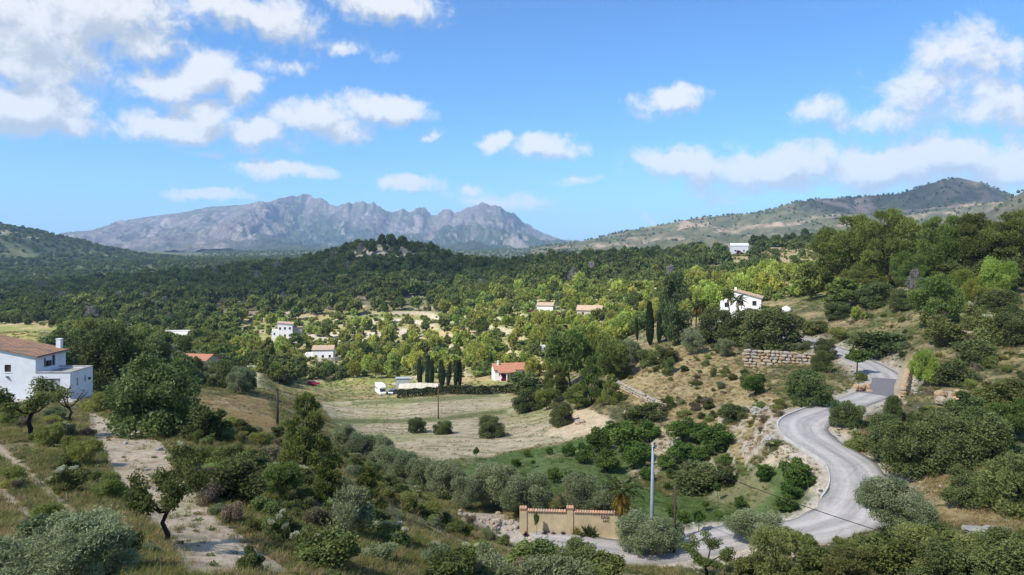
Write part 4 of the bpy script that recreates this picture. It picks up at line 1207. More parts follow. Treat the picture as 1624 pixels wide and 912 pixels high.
stone_wall('retaining_wall', 'tall retaining wall of big tan limestone blocks above the dry slope', wa, wb, 3.1, 2.9, .52, ['rock', 'rock', 'rock', 'rock_orange', 'rock_grey'], (.5, 1.6))
for q in (0., .25, .5, .75, 1.): KEEP.append((wa[0] + (wb[0] - wa[0]) * q, wa[1] + (wb[1] - wa[1]) * q, 1.6))
ra, rb = road_index(1420, 640), road_index(1415, 600)
ra, rb = min(ra, rb), max(ra, rb)
tt, nn_ = frame2d(ROAD)
ra2, rb2 = road_index(1388, 625), road_index(1404, 596)
pa = ROAD[ra2] + np.array([*(nn_[ra2] * 3.3), 0]); pb = ROAD[rb2] + np.array([*(nn_[rb2] * 3.1), 0])
stone_wall('rubble_wall', 'orange rubble wall along the road beside the dark asphalt patch', pa, pb, 1.25, 1.2, .38, ['rock_orange', 'rock_orange', 'rock'], (.45, .9), .7, .12)
for q in (0., .5, 1.): KEEP.append((pa[0] + (pb[0] - pa[0]) * q, pa[1] + (pb[1] - pa[1]) * q, 1.3))
pa, pb = at(978, 612), at(1046, 648)
stone_wall('terrace_wall', 'crumbling pale terrace wall across the top of the citrus orchard', pa, pb, .9, .9, .35, ['rock', 'rock_grey', 'rock'], (.45, 1.0), .7, .1)
pa, pb = at(1538, 441), at(1600, 443)
stone_wall('ruined_wall', 'low ruined stone wall right of the tiny white hut', pa, pb, 1.3, .8, .38, ['rock', 'rock_grey'], (.5, 1.0), .7, .05)
p = at(1366, 622)
r_ = thing('rock_pile', 'small pile of orange rocks inside the upper road bend', 'rocks', p)
for k in range(14): stone(r_, (rnd.uniform(-1, 1), rnd.uniform(-.6, 1.0), rnd.uniform(-.1, .9)), tuple(rnd.uniform(.35, .75) for _ in range(3)), rnd.uniform(0, 6), 'rock_orange')
p = at(1508, 638)
r_ = thing('rock_outcrop', 'orange rock outcrop among the dark trees right of the road', 'rocks', p)
for k in range(14): stone(r_, (rnd.uniform(-2, 2), rnd.uniform(-.5, 1.0), rnd.uniform(-.3, 1.0)), tuple(rnd.uniform(.5, 1.2) for _ in range(3)), rnd.uniform(0, 6), rnd.choice(['rock_orange', 'rock']))
def boulder(px, py, w, h, label, mname='rock'):
    p = at(px, py); d = p[1]
    me = rock_mesh(int(px), .10, 7)
    for v in me.vertices:
        q = v.co; n_ = float(fbm(np.array(q.x * 3 + px), np.array(q.y * 3 + q.z * 4), 5, 4)) - .5; v.co = q * (1 + n_ * .7)
    me.materials.append(M[mname])
    o = link('boulder', me, None, (p[0], p[1], p[2] + h * d / FPX * .25))
    o.scale = (w * d / FPX, w * d / FPX * .8, h * d / FPX * 1.3)
    tag(o, label, 'rock')
p = at(1050, 706)
r_ = thing('rock_bank', 'pale rocks on the bare bank among the citrus trees', 'rocks', p)
for k in range(16):
    x, y = rnd.uniform(-2., 2.), rnd.uniform(-.8, 2.)
    stone(r_, (x, y, float(ground(p[0] + x, p[1] + y)) - p[2] + .02), (rnd.uniform(.3, 1.1), rnd.uniform(.3, .9), rnd.uniform(.25, .6)), rnd.uniform(0, 6), rnd.choice(['rock', 'rock', 'rock_grey']))
boulder(920, 672, 16, 7, 'small pale rock on the sandy mound')
boulder(1565, 848, 60, 9, 'flat grey rock slab in the dry grass at lower right', 'rock_grey')
boulder(1222, 702, 22, 12, 'grey rock on the slope left of the road bend', 'rock_grey')
boulder(1205, 655, 26, 12, 'pale rock ledge at the top of the dry slope near the kerb', 'rock_grey')
boulder(996, 660, 16, 10, 'pale rock under the crumbling terrace wall')

# --- rubble bank under the olive row
pa = at(775, 830)
r_ = thing('rubble_bank', 'pale rubble heap left of the ochre wall under the olives', 'rocks', pa)
for k in range(46):
    x = rnd.uniform(-2.6, 2.6)
    y = rnd.uniform(-1., 1.2); zz = float(ground(pa[0] + x, pa[1] + y)) - pa[2]
    stone(r_, (x, y, zz + rnd.uniform(-.05, .2)), tuple(rnd.uniform(.2, .62) for _ in range(3)), rnd.uniform(0, 6), rnd.choice(['rock', 'rock', 'rock_grey']))

# --- the ochre boundary wall with tile coping
A, B = at(830, 850), at(984, 853)
A = np.array([A[0], 57.6, at(830, 850)[2] + .05]); B = np.array([(984 - CX) / FPX * 57.0, 57.0, A[2] - .1])
bw = thing('boundary_wall', 'ochre garden wall with clay tile coping and iron house name', 'wall', A, math.atan2(B[1] - A[1], B[0] - A[0]))
Lw = float(np.linalg.norm((B - A)[:2])); 
mid = Lw * .485
def ocher(x0, x1, z1, nm='wall_panel'):
    return MB().box(x0, x1, 0, .22, -.9, z1).build(nm, M['ochre'], bw)
ocher(.305, mid - .255, 1.72); ocher(mid + .255, Lw, 1.74)
for x in (0., mid):
    pl = MB().box(x - .3 if x == 0 else x - .25, x + .3 if x == 0 else x + .25, -.08, .34, -.9, 1.9 if x == 0 else 2.05).build('pillar', M['ochre'], bw)
    zt_ = 1.9 if x == 0 else 2.05
    for k in range(3):
        MB().tube([(x - .2 + k * .2, -.16, zt_ + .05), (x - .2 + k * .2, .13, zt_ + .16), (x - .2 + k * .2, .42, zt_ + .05)], [.11, .11, .11], 8).build('cap_tile', M['tile_end'], pl)
tm = []
for s in range(3):
    b = MB(); r0 = .105
    V, Fq = [], []
    for j, (y, z) in enumerate(((-.14, -.02), (.11, .09), (.36, -.02))):
        for k in range(7):
            a = math.pi * k / 6
            V.append((math.cos(a) * r0 * (1 + .05 * s), y, z + math.sin(a) * r0))
    for k in range(7): V.append((math.cos(math.pi * k / 6) * r0 * .75, -.14, -.02 + math.sin(math.pi * k / 6) * r0 * .72))
    for j in range(2):
        for k in range(6): Fq.append((j * 7 + k, j * 7 + k + 1, (j + 1) * 7 + k + 1, (j + 1) * 7 + k))
    for k in range(6): Fq.append((k, 21 + k, 22 + k, k + 1))
    b.add(V, Fq); me = b.mesh('tile', M['tile_end'] if s != 1 else M['tile_pale'], True); tm.append(me)
x = .45
while x < Lw - .1:
    if abs(x - mid) > .36:
        o = link('coping_tile', rnd.choice(tm), bw, (x, 0, 1.77)); o.rotation_euler = (rnd.uniform(-.05, .05), 0, rnd.uniform(-.05, .05))
    x += .215
bd = MB().box(.31, mid - .26, -.03, .25, 1.70, 1.745); bd.box(mid + .26, Lw, -.03, .25, 1.745, 1.765); bd.build('coping_bed', M['tile_end'], bw)
# curved end of the wall beyond the palm
cv = MB()
for k in range(6):
    a0, a1 = [math.radians(-90 + 75 * (k + e) / 6) for e in (0, 1)]
    q = [(Lw + .004 + math.cos(a) * r, 1.3 + math.sin(a) * r) for a in (a0, a1) for r in (1.3, 1.08)]
    cv.hexa([(*q[0], -.9), (*q[2], -.9), (*q[3], -.9), (*q[1], -.9), (*q[0], 1.7), (*q[2], 1.7 - k * .05), (*q[3], 1.7 - k * .05), (*q[1], 1.7)])
cv.build('wall_end', M['ochre'], bw)
for k in range(7):
    a = math.radians(-90 + 75 * k / 6)
    o = link('coping_tile', rnd.choice(tm), bw, (Lw + math.cos(a) * 1.19, 1.3 + math.sin(a) * 1.19, 1.74 - .03 * k)); o.rotation_euler = (rnd.uniform(-.1, .1), rnd.uniform(-.2, .2), a + math.pi / 2)
for (txt, x, z, s) in (('CASA', Lw - 1.62, 1.32, .30), ('LAC', Lw - 1.45, 1.04, .30)):
    c = bpy.data.curves.new('lettering', 'FONT'); c.body = txt; c.size = s; c.extrude = .012; c.materials.append(M['letter'])
    tmp = bpy.data.objects.new('lettering', c); me = bpy.data.meshes.new_from_object(tmp); bpy.data.objects.remove(tmp)
    o = link('lettering', me, bw, (x, -.02, z)); o.rotation_euler = (math.radians(90), 0, 0)
for q in np.linspace(0, 1, 7): KEEP.append((A[0] + (B[0] - A[0]) * q, A[1] - .3, 1.3))

# ------------------------------------------------------------------ poles and the cable
def pole(name, label, px, ytop, ybase, r0, r1, mat, fittings=True, lean=0.):
    p = at(px, ybase); h = (ybase - ytop) / FPX * p[1]
    t = thing(name, label, 'pole', p)
    MB().tube([(0, 0, -.6), (lean * .5, 0, h * .5), (lean, 0, h)], [r0, (r0 + r1) / 2, r1], 10).build('shaft', M[mat], t, smooth=True)
    if fittings:
        MB().tube([(lean - .02, -r1 - .02, h - .15), (lean - .02, -r1 - .25, h - .12)], [.03, .03], 6).build('hook', M['wire'], t)
        MB().tube([(lean, -r1 - .25, h - .3), (lean, -r1 - .25, h - .04)], [.05, .04], 8).build('insulator', M['glass'], t)
    KEEP.append((p[0], p[1], .5))
    return p, h
pp, ph = pole('utility_pole', 'tall grey tapered utility pole beside the olive at the lane', 1033, 706, 878, .19, .09, 'pole', True, .12)
# kinked lower sleeve
pole('wooden_post', 'dark wooden post right of the tall grey utility pole', 1069, 770, 880, .10, .08, 'wood', False, .1)
pole('wooden_pole', 'thin brown pole standing in the fallow field near the hedge', 695, 614, 664, .13, .10, 'wood_red', True)
pole('wooden_pole', 'dark wooden pole at the left end of the fallow field', 440, 615, 676, .14, .10, 'wood', True)
top = np.array([pp[0] + .12, pp[1] - .3, pp[2] + ph - .1])
end = np.array([(1760 - CX) / FPX * 30., 30., -(948 - HY) / FPX * 30.])
pts = [top + (end - top) * s - np.array([0, 0, 4 * .55 * s * (1 - s)]) for s in np.linspace(0, 1, 40)]
cb = MB().tube(pts, [.022] * 40, 5).build('overhead_cable', M['wire'])
tag(cb, 'black overhead cable running from the grey pole across the road', 'cable')
ep = thing('utility_pole', 'utility pole just beyond the right edge', 'pole', (end[0], end[1], float(ground(end[0], end[1]))))
MB().tube([(0, 0, -.5), (0, 0, end[2] - float(ground(end[0], end[1])) + .15)], [.15, .1], 10).build('shaft', M['wood'], ep)
# stone heap at the foot of the pole
p = at(1046, 880)
r_ = thing('stone_heap', 'little heap of orange stones at the foot of the utility pole', 'rocks', p)
for k in range(16): stone(r_, (rnd.uniform(-.6, .6), rnd.uniform(-.3, .3), .1 + rnd.uniform(0, .85)), tuple(rnd.uniform(.28, .5) for _ in range(3)), rnd.uniform(0, 6), rnd.choice(['rock_orange', 'rock']))

# ------------------------------------------------------------------ vehicles and garden things by the hedge
def loft(sections):
    """closed skin through lists of points of equal length"""
    mb = MB(); n = len(sections[0]); V = [p for s in sections for p in s]
    F = [(i * n + k, i * n + (k + 1) % n, (i + 1) * n + (k + 1) % n, (i + 1) * n + k) for i in range(len(sections) - 1) for k in range(n)]
    F += [tuple(range(n - 1, -1, -1)), tuple((len(sections) - 1) * n + k for k in range(n))]
    return mb.add(V, F)
def wheel(parent, x, y, r=.33, w=.22):
    t = MB().tube([(x, y - w / 2, r), (x, y + w / 2, r)], [r, r], 14).build('wheel', M['tyre'], parent)
    MB().tube([(x, y - w / 2 - .015, r), (x, y + w / 2 + .015, r)], [r * .6, r * .6], 12).build('rim', M['pole'], t)
def car(name, label, px, py, rz_, paint):
    p = at(px, py); t = thing(name, label, 'car', p, rz_); KEEP.append((p[0], p[1], 3.2))
    def sec(x, zlo, zhi, hw): return [(x, -hw, zlo), (x, hw, zlo), (x, hw + .02, (zlo + zhi) / 2), (x, hw - .05, zhi), (x, -hw + .05, zhi), (x, -hw - .02, (zlo + zhi) / 2)]
    loft([sec(-2.05, .35, .75, .72), sec(-1.95, .25, .92, .82), sec(-1.0, .22, .98, .85), sec(.6, .22, .98, .85), sec(1.6, .24, .88, .82), sec(2.05, .34, .66, .70)]).build('body', M[paint], t, smooth=False)
    loft([sec(-1.85, .93, .96, .78), sec(-1.25, .93, 1.42, .70), sec(.1, .93, 1.46, .70), sec(1.0, .93, .96, .76)]).build('cabin', M['glass'], t)
    MB().box(-1.25, .1, -.62, .62, 1.45, 1.49).build('roof', M[paint], t)
    for sx in (-1.3, 1.3):
        for sy in (-.78, .78): wheel(t, sx, sy)
    for sy in (-.55, .55): MB().box(1.99, 2.06, sy - .14, sy + .14, .56, .68).build('headlight', M['lamp'], t)
    return t
car('car', 'red car parked under the trees beyond the left end of the field', 497, 611, math.radians(12), 'car_red')
car('car', 'dark blue car beside the motorhome', 624, 625, math.radians(75), 'car_blue')
p = at(604, 625)
t = thing('motorhome', 'white motorhome parked by the hedge at the far field edge', 'motorhome', p, math.radians(-68)); KEEP.append((p[0], p[1], 4))
def bs(x, z0, z1, hw): return [(x, -hw, z0), (x, hw, z0), (x, hw, z1 - .15), (x, hw - .15, z1), (x, -hw + .15, z1), (x, -hw, z1 - .15)]
loft([bs(-3.2, .5, 2.85, 1.1), bs(-3.1, .45, 2.95, 1.15), bs(1.4, .45, 2.95, 1.15), bs(1.5, .45, 2.9, 1.12)]).build('body', M['van_white'], t)
loft([bs(1.502, 1.95, 2.85, 1.1), bs(2.4, 2.05, 2.8, 1.05), bs(2.7, 2.2, 2.6, .9)]).build('overcab', M['van_white'], t)
loft([bs(1.502, .45, 1.94, 1.0), bs(2.2, .45, 1.85, .98), bs(2.75, .45, 1.15, .95), bs(3.3, .5, 1.0, .9)]).build('cab', M['van_white'], t)
MB().add([(2.24, -.85, 1.8), (2.24, .85, 1.8), (2.78, .82, 1.2), (2.78, -.82, 1.2)], [(0, 3, 2, 1)]).build('windscreen', M['glass'], t)
for (x0, x1) in ((-2.4, -1.4), (-.5, .5)):
    for s in (-1, 1): MB().box(x0, x1, s * 1.155 - .01, s * 1.155 + .01, 1.5, 2.2).build('window', M['glass'], t)
MB().box(-2.6, 1.2, -1.16, 1.16, 1.15, 1.25).build('stripe', M['tealmetal'], t)
for x in (-2.0, 2.3):
    for s in (-.95, .95): wheel(t, x, s, .36, .25)
for s in (-.65, .65): MB().box(3.25, 3.32, s - .15, s + .15, .75, .9).build('headlight', M['lamp'], t)
MB().box(-2.0, -1.2, -.4, .4, 2.953, 3.08).build('roof_vent', M['lamp'], t)
# pale shelter roofs behind the clipped hedge
p = at(660, 626)
t = thing('shelter', 'pale low shelter roof behind the clipped hedge', 'shelter', (p[0], p[1] + 5, p[2]), math.radians(3)); KEEP.append((p[0], p[1] + 5, 6))
for k in range(7):
    x = -5.6 + k * 1.6
    loft([[(x, -1.6, 1.0), (x + 1.55, -1.6, 1.0), (x + 1.55, -1.6, 1.08), (x, -1.6, 1.08)], [(x, 1.8, 1.95 - .08 * abs(k - 3)), (x + 1.55, 1.8, 1.95 - .08 * abs(k - 3)), (x + 1.55, 1.8, 2.03 - .08 * abs(k - 3)), (x, 1.8, 2.03 - .08 * abs(k - 3))]]).build('roof_panel', M['canvas'], t)
for k in range(5):
    for y in (-1.4, 1.6): MB().box(-5.4 + k * 2.7, -5.28 + k * 2.7, y, y + .12, -1, 1.0 if y < 0 else 1.6).build('post', M['wood'], t)
p = at(634, 617)
t = thing('garden_shed', 'grey sheet-metal garden shed behind the blue car', 'shed', (p[0], p[1] + 6, p[2]), .1)
box_house(t, M['tealmetal'], -2.2, 2.2, 0, 2.4, 0, 2.1, t=.1); slab(t, M['tealmetal'], -2.4, 2.4, -.2, 2.6, 2.103, 2.2)
# white water tank by the villa
p = at(1247, 496)
import bmesh
bm = bmesh.new(); bmesh.ops.create_uvsphere(bm, u_segments=20, v_segments=12, radius=1.0)
for v in bm.verts:
    if v.co.z < 0: v.co.z *= .9
    f = 1 - .12 * max(0, -v.co.z); v.co.x *= f; v.co.y *= f
me = bpy.data.meshes.new('tank'); bm.to_mesh(me); bm.free(); me.materials.append(M['white2'])
me.polygons.foreach_set('use_smooth', np.ones(len(me.polygons), bool))
t = thing('water_tank', 'round white water tank right of the villa', 'tank', (p[0], p[1], p[2] + .6)); KEEP.append((p[0], p[1], 2.0))
o = link('vessel', me, t); o.scale = (1.25, 1.25, 1.0)
MB().tube([(0, 0, .95), (0, 0, 1.12)], [.3, .28], 12).build('lid', M['white2'], t)
# white gateposts and low walls far off along the lane to the terraces
p = at(449, 562)
t = thing('gatepost', 'small white gatepost below the tall white house', 'post', p)
MB().box(-.5, .5, -.4, .4, -.5, 2.2).box(-.6, .6, -.5, .5, 2.203, 2.4).build('post', M['white2'], t)

# ------------------------------------------------------------------ plants: unit models (1 wide, 1 tall), then placed and scaled
def unit(v): return v / (np.linalg.norm(v, axis=-1, keepdims=True) + 1e-9)
def leaves(r, C, A, L, W):
    """rhombic leaves: centres, long axes, length, width"""
    n = len(C)
    A = unit(A); B = unit(np.cross(A, r.normal(size=(n, 3))))
    L = np.broadcast_to(L, (n,))[:, None] * r.uniform(.6, 1.3, (n, 1)) / 2; W = np.broadcast_to(W, (n,))[:, None] * r.uniform(.6, 1.3, (n, 1)) / 2
    V = np.stack([C - A * L, C + B * W, C + A * L, C - B * W], 1).reshape(-1, 3)
    return V, np.arange(4 * n).reshape(n, 4)
def leaf_mesh(name, r, C, A, L, W, mat, tint=None):
    V, F = leaves(r, C, A, L, W)
    me = npmesh(name, V, F, mat)
    t = r.uniform(0, 1, len(F)) if tint is None else np.clip(tint + r.uniform(-.3, .3, len(F)), 0, 1)
    a = me.attributes.new('tint', 'FLOAT', 'FACE'); a.data.foreach_set('value', t.astype(np.float32))
    return me
def on_lobes(r, lobes, n, shell=.3, lowcut=None, up=0.):
    lobes = np.array(lobes, float)
    ar = (lobes[:, 3] * lobes[:, 4] + lobes[:, 3] * lobes[:, 5] + lobes[:, 4] * lobes[:, 5]); k = r.choice(len(lobes), n, p=ar / ar.sum())
    d = unit(r.normal(size=(n, 3)) + np.array([0, 0, up]))
    rad = 1 - np.abs(r.normal(size=(n, 1))) * shell
    rad = np.clip(rad, .1, 1.0) + np.where(r.uniform(0, 1, (n, 1)) < .22, r.uniform(0, .5, (n, 1)) ** 1.3, 0)      # loose sprigs beyond the outline
    Cc = lobes[k, :3] + d * lobes[k, 3:] * rad
    ok = Cc[:, 2] > (lowcut if lowcut is not None else -9)
    return Cc[ok], d[ok], k[ok]
def limbs(r, trunk_pts, trunk_r, ends, n=6, fork=.5, thin=.45):
    mb = MB(); mb.tube(trunk_pts, trunk_r, n + 2)
    tp = np.array(trunk_pts)
    for e in ends:
        e = np.array(e)
        i = r.randint(max(1, int(len(tp) * fork)), len(tp))
        s = tp[i]; m = s * .5 + e * .5 + np.array([r.uniform(-.03, .03), r.uniform(-.03, .03), -.02])
        r0 = trunk_r[i] * thin
        mb.tube([s, m, e], [r0, r0 * .6, r0 * .22], n - 1, False)
    return mb

def lobes_round(r, n, R=.33, h=(.2, 1.), sz=(.11, .18), skirt=0):
    """a rounded head: a core and lobes spread over it"""
    zc = (h[0] + h[1]) / 2; hz = (h[1] - h[0]) / 2
    L = [(0, 0, zc, R * .8, R * .8, hz * .72)]
    for i in range(n):
        a = i * 2.4 + r.uniform(-.4, .4); z = r.uniform(-.85, .95)
        q = math.sqrt(max(0, 1 - z * z)); s = r.uniform(*sz) * r.choice([.7, 1., 1., 1.25])
        L.append((math.cos(a) * q * R * r.uniform(.8, 1.12), math.sin(a) * q * R, zc + z * (hz - s * .8), s, s, s * r.uniform(.7, 1.) * min(1.2, hz / .4)))
    for i in range(skirt):
        a = i * 6.283 / skirt + r.uniform(-.3, .3); s = r.uniform(.12, .17); q = R * r.uniform(.75, 1.05)
        L.append((math.cos(a) * q, math.sin(a) * q, h[0] + r.uniform(.08, .26), s, s, s))
    return L
def lobes_pine(r, n, spread=.36, zlo=.30):
    L = []
    for i in range(n):
        t = (i + .5) / n
        z = zlo + (1 - zlo - .07) * t
        env = spread * (math.sin(math.pi * min(1, .30 + .66 * t)) ** .8)
        a = i * 2.399 + r.uniform(-.5, .5); q = env * math.sqrt(r.uniform(.25, 1))
        s = r.uniform(.11, .19) * (1.1 - .35 * t)
        L.append((math.cos(a) * q, math.sin(a) * q, z, s, s, s * r.uniform(.45, .7)))
    L.append((0, 0, .93, .12, .12, .07))
    return L
def lobes_cone(r, n, zlo=.06):
    L = []
    for i in range(n):
        t = (i + .3) / n
        z = zlo + (.95 - zlo) * t
        env = .37 * (1 - t) ** .75 + .03
        for k in range(2):
            a = i * 2.399 + k * 3.14 + r.uniform(-.5, .5); s = r.uniform(.10, .15) * (1.1 - .6 * t)
            L.append((math.cos(a) * env * r.uniform(.5, 1), math.sin(a) * env * r.uniform(.5, 1), z, s, s, s * .8))
    return L

PROTO = {}
def proto(kind, var, crown, trunk=None, extra=None): PROTO.setdefault(kind, []).append((crown, trunk, extra))
def build_protos():
    for v in range(3):
        r = np.random.RandomState(100 + v)
        # dense broadleaf tree (carob, holm oak)
        for (mn, key) in (('broad', 'broad'), ('broad_dark', 'dark')):
            lb = lobes_round(r, 28, .35, (.02, 1.), (.08, .17), 9)
            tr = limbs(r, [(0, 0, -.06), (.02, 0, .12), (0, .02, .3), (0, 0, .5)], [.035, .028, .022, .012], [l[:3] for l in lb[1::3]])
            tm_ = tr.mesh('trunk', M['bark_dark'], True)
            for (q, n, L, W) in (('', 15000, .042, .026), ('_mid', 3000, .095, .065), ('_far', 420, .24, .17)):
                C_, d, k = on_lobes(r, lb, n, .25, .02, .25); tv = r.uniform(.2, .8, len(lb))[k]
                proto(key + q, v, leaf_mesh('crown', r, C_, d * .6 + r.normal(size=d.shape), L, W, M[mn], tv), tm_)
        # aleppo pine: layered irregular head
        for (mn, key) in (('pine', 'pine'), ('pine_dark', 'pinedark'), ('pine_bright', 'pinebright')):
            lb = lobes_pine(r, 26, .37, .22) if v == 0 and key != 'pinebright' else lobes_round(r, 24, .34, (.05 if key == 'pinebright' else .12, 1.), (.09, .17))
            tr = limbs(r, [(0, 0, -.05), (.03, .0, .2), (-.02, .02, .45), (.02, 0, .7), (0, 0, .92)], [.024, .020, .016, .010, .004], [l[:3] for l in lb[::2]], 6, .25)
            tm_ = tr.mesh('trunk', M['bark'], True)
            for (q, n, L, W) in (('', 12000, .055, .020), ('_mid', 3000, .10, .045), ('_far', 480, .22, .13)):
                C_, d, k = on_lobes(r, lb, n, .35, .05, .35); tv = r.uniform(.15, .85, len(lb))[k]
                A_ = d * .7 + np.array([0, 0, .55]) + r.normal(size=d.shape) * .55
                proto(key + q, v, leaf_mesh('crown', r, C_, A_, L, W, M[mn], tv), tm_)
        lb = [(l[0], l[1], l[2], l[3] * 1.05, l[4] * 1.05, l[5] * .8) for l in lobes_round(r, 46, .37, (.10, 1.), (.06, .13))]
        tr = limbs(r, [(0, 0, -.05), (.03, .0, .2), (-.02, .02, .4), (.02, 0, .6), (0, 0, .8)], [.030, .026, .020, .014, .006], [l[:3] for l in lb[1::2]], 6, .3)
        for (q, n, L, W) in (('', 26000, .036, .012),):
            C_, d, k = on_lobes(r, lb, n, .3, .12, .35); tv = r.uniform(.1, .9, len(lb))[k]
            proto('umbrella' + q, v, leaf_mesh('crown', r, C_, d * .7 + np.array([0, 0, .5]) + r.normal(size=d.shape) * .55, L, W, M['pine'], tv), tr.mesh('trunk', M['bark'], True))
        lb = lobes_round(r, 24, .35, (.0, 1.), (.08, .16), 8)
        C_, d, k = on_lobes(r, lb, 9000, .35, .02, .3)
        proto('leafy', v, leaf_mesh('crown', r, C_, d * .5 + np.array([0, 0, .4]) + r.normal(size=d.shape) * .7, .05, .022, M['almond'], r.uniform(.1, .9, len(lb))[k]), limbs(r, [(0, 0, -.06), (.02, 0, .1), (0, .02, .3), (0, 0, .5)], [.03, .026, .02, .012], [l[:3] for l in lb[1::2]]).mesh('trunk', M['bark_dark'], True))
        # young conical pine
        lb = lobes_cone(r, 15)
        tr = limbs(r, [(0, 0, -.05), (0, 0, .5), (0, 0, .95)], [.022, .013, .004], [l[:3] for l in lb[::3]], 6, .3)
        for (q, n, L, W) in (('', 11000, .05, .018), ('_mid', 2600, .095, .042)):
            C_, d, k = on_lobes(r, lb, n, .45, .0, .3); tv = r.uniform(.15, .85, len(lb))[k]
            proto('conepine' + q, v, leaf_mesh('crown', r, C_, d * .6 + np.array([0, 0, .6]) + r.normal(size=d.shape) * .5, L, W, M['pine'], tv), tr.mesh('trunk', M['bark'], True))
        # olive
        lb = lobes_round(r, 26, .35, (.06, 1.), (.09, .17))
        tr = limbs(r, [(0, 0, -.06), (.03, 0, .1), (-.01, .03, .24), (.02, 0, .45)], [.05, .042, .032, .016], [l[:3] for l in lb[1::2]], 7, .4)
        for (q, n, L, W) in (('', 16000, .046, .014), ('_mid', 2600, .10, .05)):
            C_, d, k = on_lobes(r, lb, n, .3, .08, .2); tv = r.uniform(.2, .8, len(lb))[k]
            proto('olive' + q, v, leaf_mesh('crown', r, C_, d * .5 + np.array([0, 0, .3]) + r.normal(size=d.shape) * .7, L, W, M['olive'], tv), tr.mesh('trunk', M['bark_pale'], True))
        if v == 0:      # a fine-leaved one for the olive right under the camera
            lb = lobes_round(r, 60, .38, (.1, 1.), (.05, .12))
            C_, d, k = on_lobes(r, lb, 60000, .55, .08, .35)
            proto('olivenear', v, leaf_mesh('crown', r, C_, d * .5 + np.array([0, 0, .45]) + r.normal(size=d.shape) * .6, .034, .0095, M['olive'], r.uniform(.1, .9, len(lb))[k]), tr.mesh('trunk', M['bark_pale'], True))
        # citrus
        lb = lobes_round(r, 13, .31, (.10, 1.), (.14, .2))
        tr = limbs(r, [(0, 0, -.08), (0, 0, .12), (0, .01, .4)], [.03, .026, .012], [l[:3] for l in lb[1::4]], 6, .3)
        C_, d, k = on_lobes(r, lb, 4200, .22, .05, .2); tv = r.uniform(.2, .8, len(lb))[k]
        proto('citrus', v, leaf_mesh('crown', r, C_, d * .7 + r.normal(size=d.shape) * .7, .075, .045, M['citrus'], tv), tr.mesh('trunk', M['bark_dark'], True))
        # lollipop sapling
        lb = [(l[0], l[1], .45 + l[2] * .55, l[3], l[4], l[5] * .55) for l in lb]
        C_, d, k = on_lobes(r, lb, 1600, .22, .3, .2)
        proto('sapling', v, leaf_mesh('crown', r, C_, d * .7 + r.normal(size=d.shape) * .7, .11, .07, M['citrus'], r.uniform(.2, .8, len(lb))[k]), MB().tube([(0, 0, -.1), (.02, 0, .3), (0, 0, .7)], [.03, .025, .015], 6).mesh('trunk', M['bark_dark'], True))
        # cypress
        n = 4200; t = r.uniform(0, 1, n); rad = .46 * np.sin(np.pi * (.16 + .84 * (1 - t))) ** .6 * (1 - t * .55) * r.uniform(.75, 1.05, n); an = r.uniform(0, 6.28, n)
        C_ = np.stack([np.cos(an) * rad, np.sin(an) * rad, .03 + t * .97], -1)
        A_ = np.stack([np.cos(an) * .3, np.sin(an) * .3, np.full(n, 1.)], -1) + r.normal(size=(n, 3)) * .15
        me = leaf_mesh('crown', r, C_, A_ * np.array([1, 1, 3.]), .075, .11, M['cypress'])
        proto('cypress', v, me, MB().tube([(0, 0, -.04), (0, 0, .9)], [.06, .01], 6).mesh('trunk', M['bark'], True))
        # poplar-like tall loose tree
        lb = [(r.uniform(-.28, .28) * (1 - abs(z - .5)), r.uniform(-.28, .28) * (1 - abs(z - .5)), z, .14, .14, .10) for z in np.linspace(.14, .94, 26)]
        C_, d, k = on_lobes(r, lb, 5200, .4, .03, .3)
        proto('poplar', v, leaf_mesh('crown', r, C_, d + r.normal(size=d.shape), .055, .03, M['poplar'], r.uniform(.1, .9, len(lb))[k]), limbs(r, [(0, 0, -.04), (0, .01, .5), (0, 0, .95)], [.03, .018, .004], [l[:3] for l in lb[::3]], 6, .1).mesh('trunk', M['bark_pale'], True))
        # shrubs: dark mastic, light green, dry
        for (mn, key, nb) in (('shrub', 'shrub', 11), ('broad_dark', 'shrubdark', 11), ('shrub_light', 'shrublight', 13), ('scrub_dry', 'shrubdry', 9), ('olive', 'shrubgrey', 11)):
            lb = lobes_round(r, nb, .33, (-.25, 1.), (.13, .22))
            thin = key in ('shrublight', 'shrubdry', 'shrubgrey')
            for (q, n, L, W) in (('', 6500, .070 if not thin else .085, .04 if not thin else .024), ('_mid', 1300, .15, .095), ('_far', 220, .32, .24)):
                C_, d, k = on_lobes(r, lb, n, .3, -.03, .35)
                proto(key + q, v, leaf_mesh('foliage', r, C_, d * .6 + np.array([0, 0, .7 if thin else .2]) + r.normal(size=d.shape) * .6, L, W, M[mn], r.uniform(.15, .85, len(lb))[k]))
        # flowering shrub: cream plumes over a green body
        lb = lobes_round(r, 11, .33, (-.25, .95), (.13, .22))
        C_, d, k = on_lobes(r, lb, 3600, .3, -.03, .3)
        body = leaf_mesh('foliage', r, C_, d * .6 + np.array([0, 0, .5]) + r.normal(size=d.shape) * .6, .09, .04, M['shrub'], r.uniform(.3, .9, len(lb))[k])
        pl = [(l[0] * 1.1, l[1] * 1.1, l[2] + .10, .09, .09, .07) for l in lb[1:] if l[2] > .35]
        pl = pl + [(p_[0] + r.uniform(-.1, .1), p_[1] + r.uniform(-.1, .1), p_[2] + r.uniform(-.05, .05), .05, .05, .08) for p_ in pl]
        C_, d, k = on_lobes(r, pl, 3600, .6)
        proto('flower', v, body, None, ('blossom', leaf_mesh('blossom', r, C_, d * .4 + np.array([0, 0, .8]) + r.normal(size=d.shape) * .5, .05, .012, M['blossom'])))
        # almond: open crooked tree with clumps of leaves
        tips = []
        mb = MB()
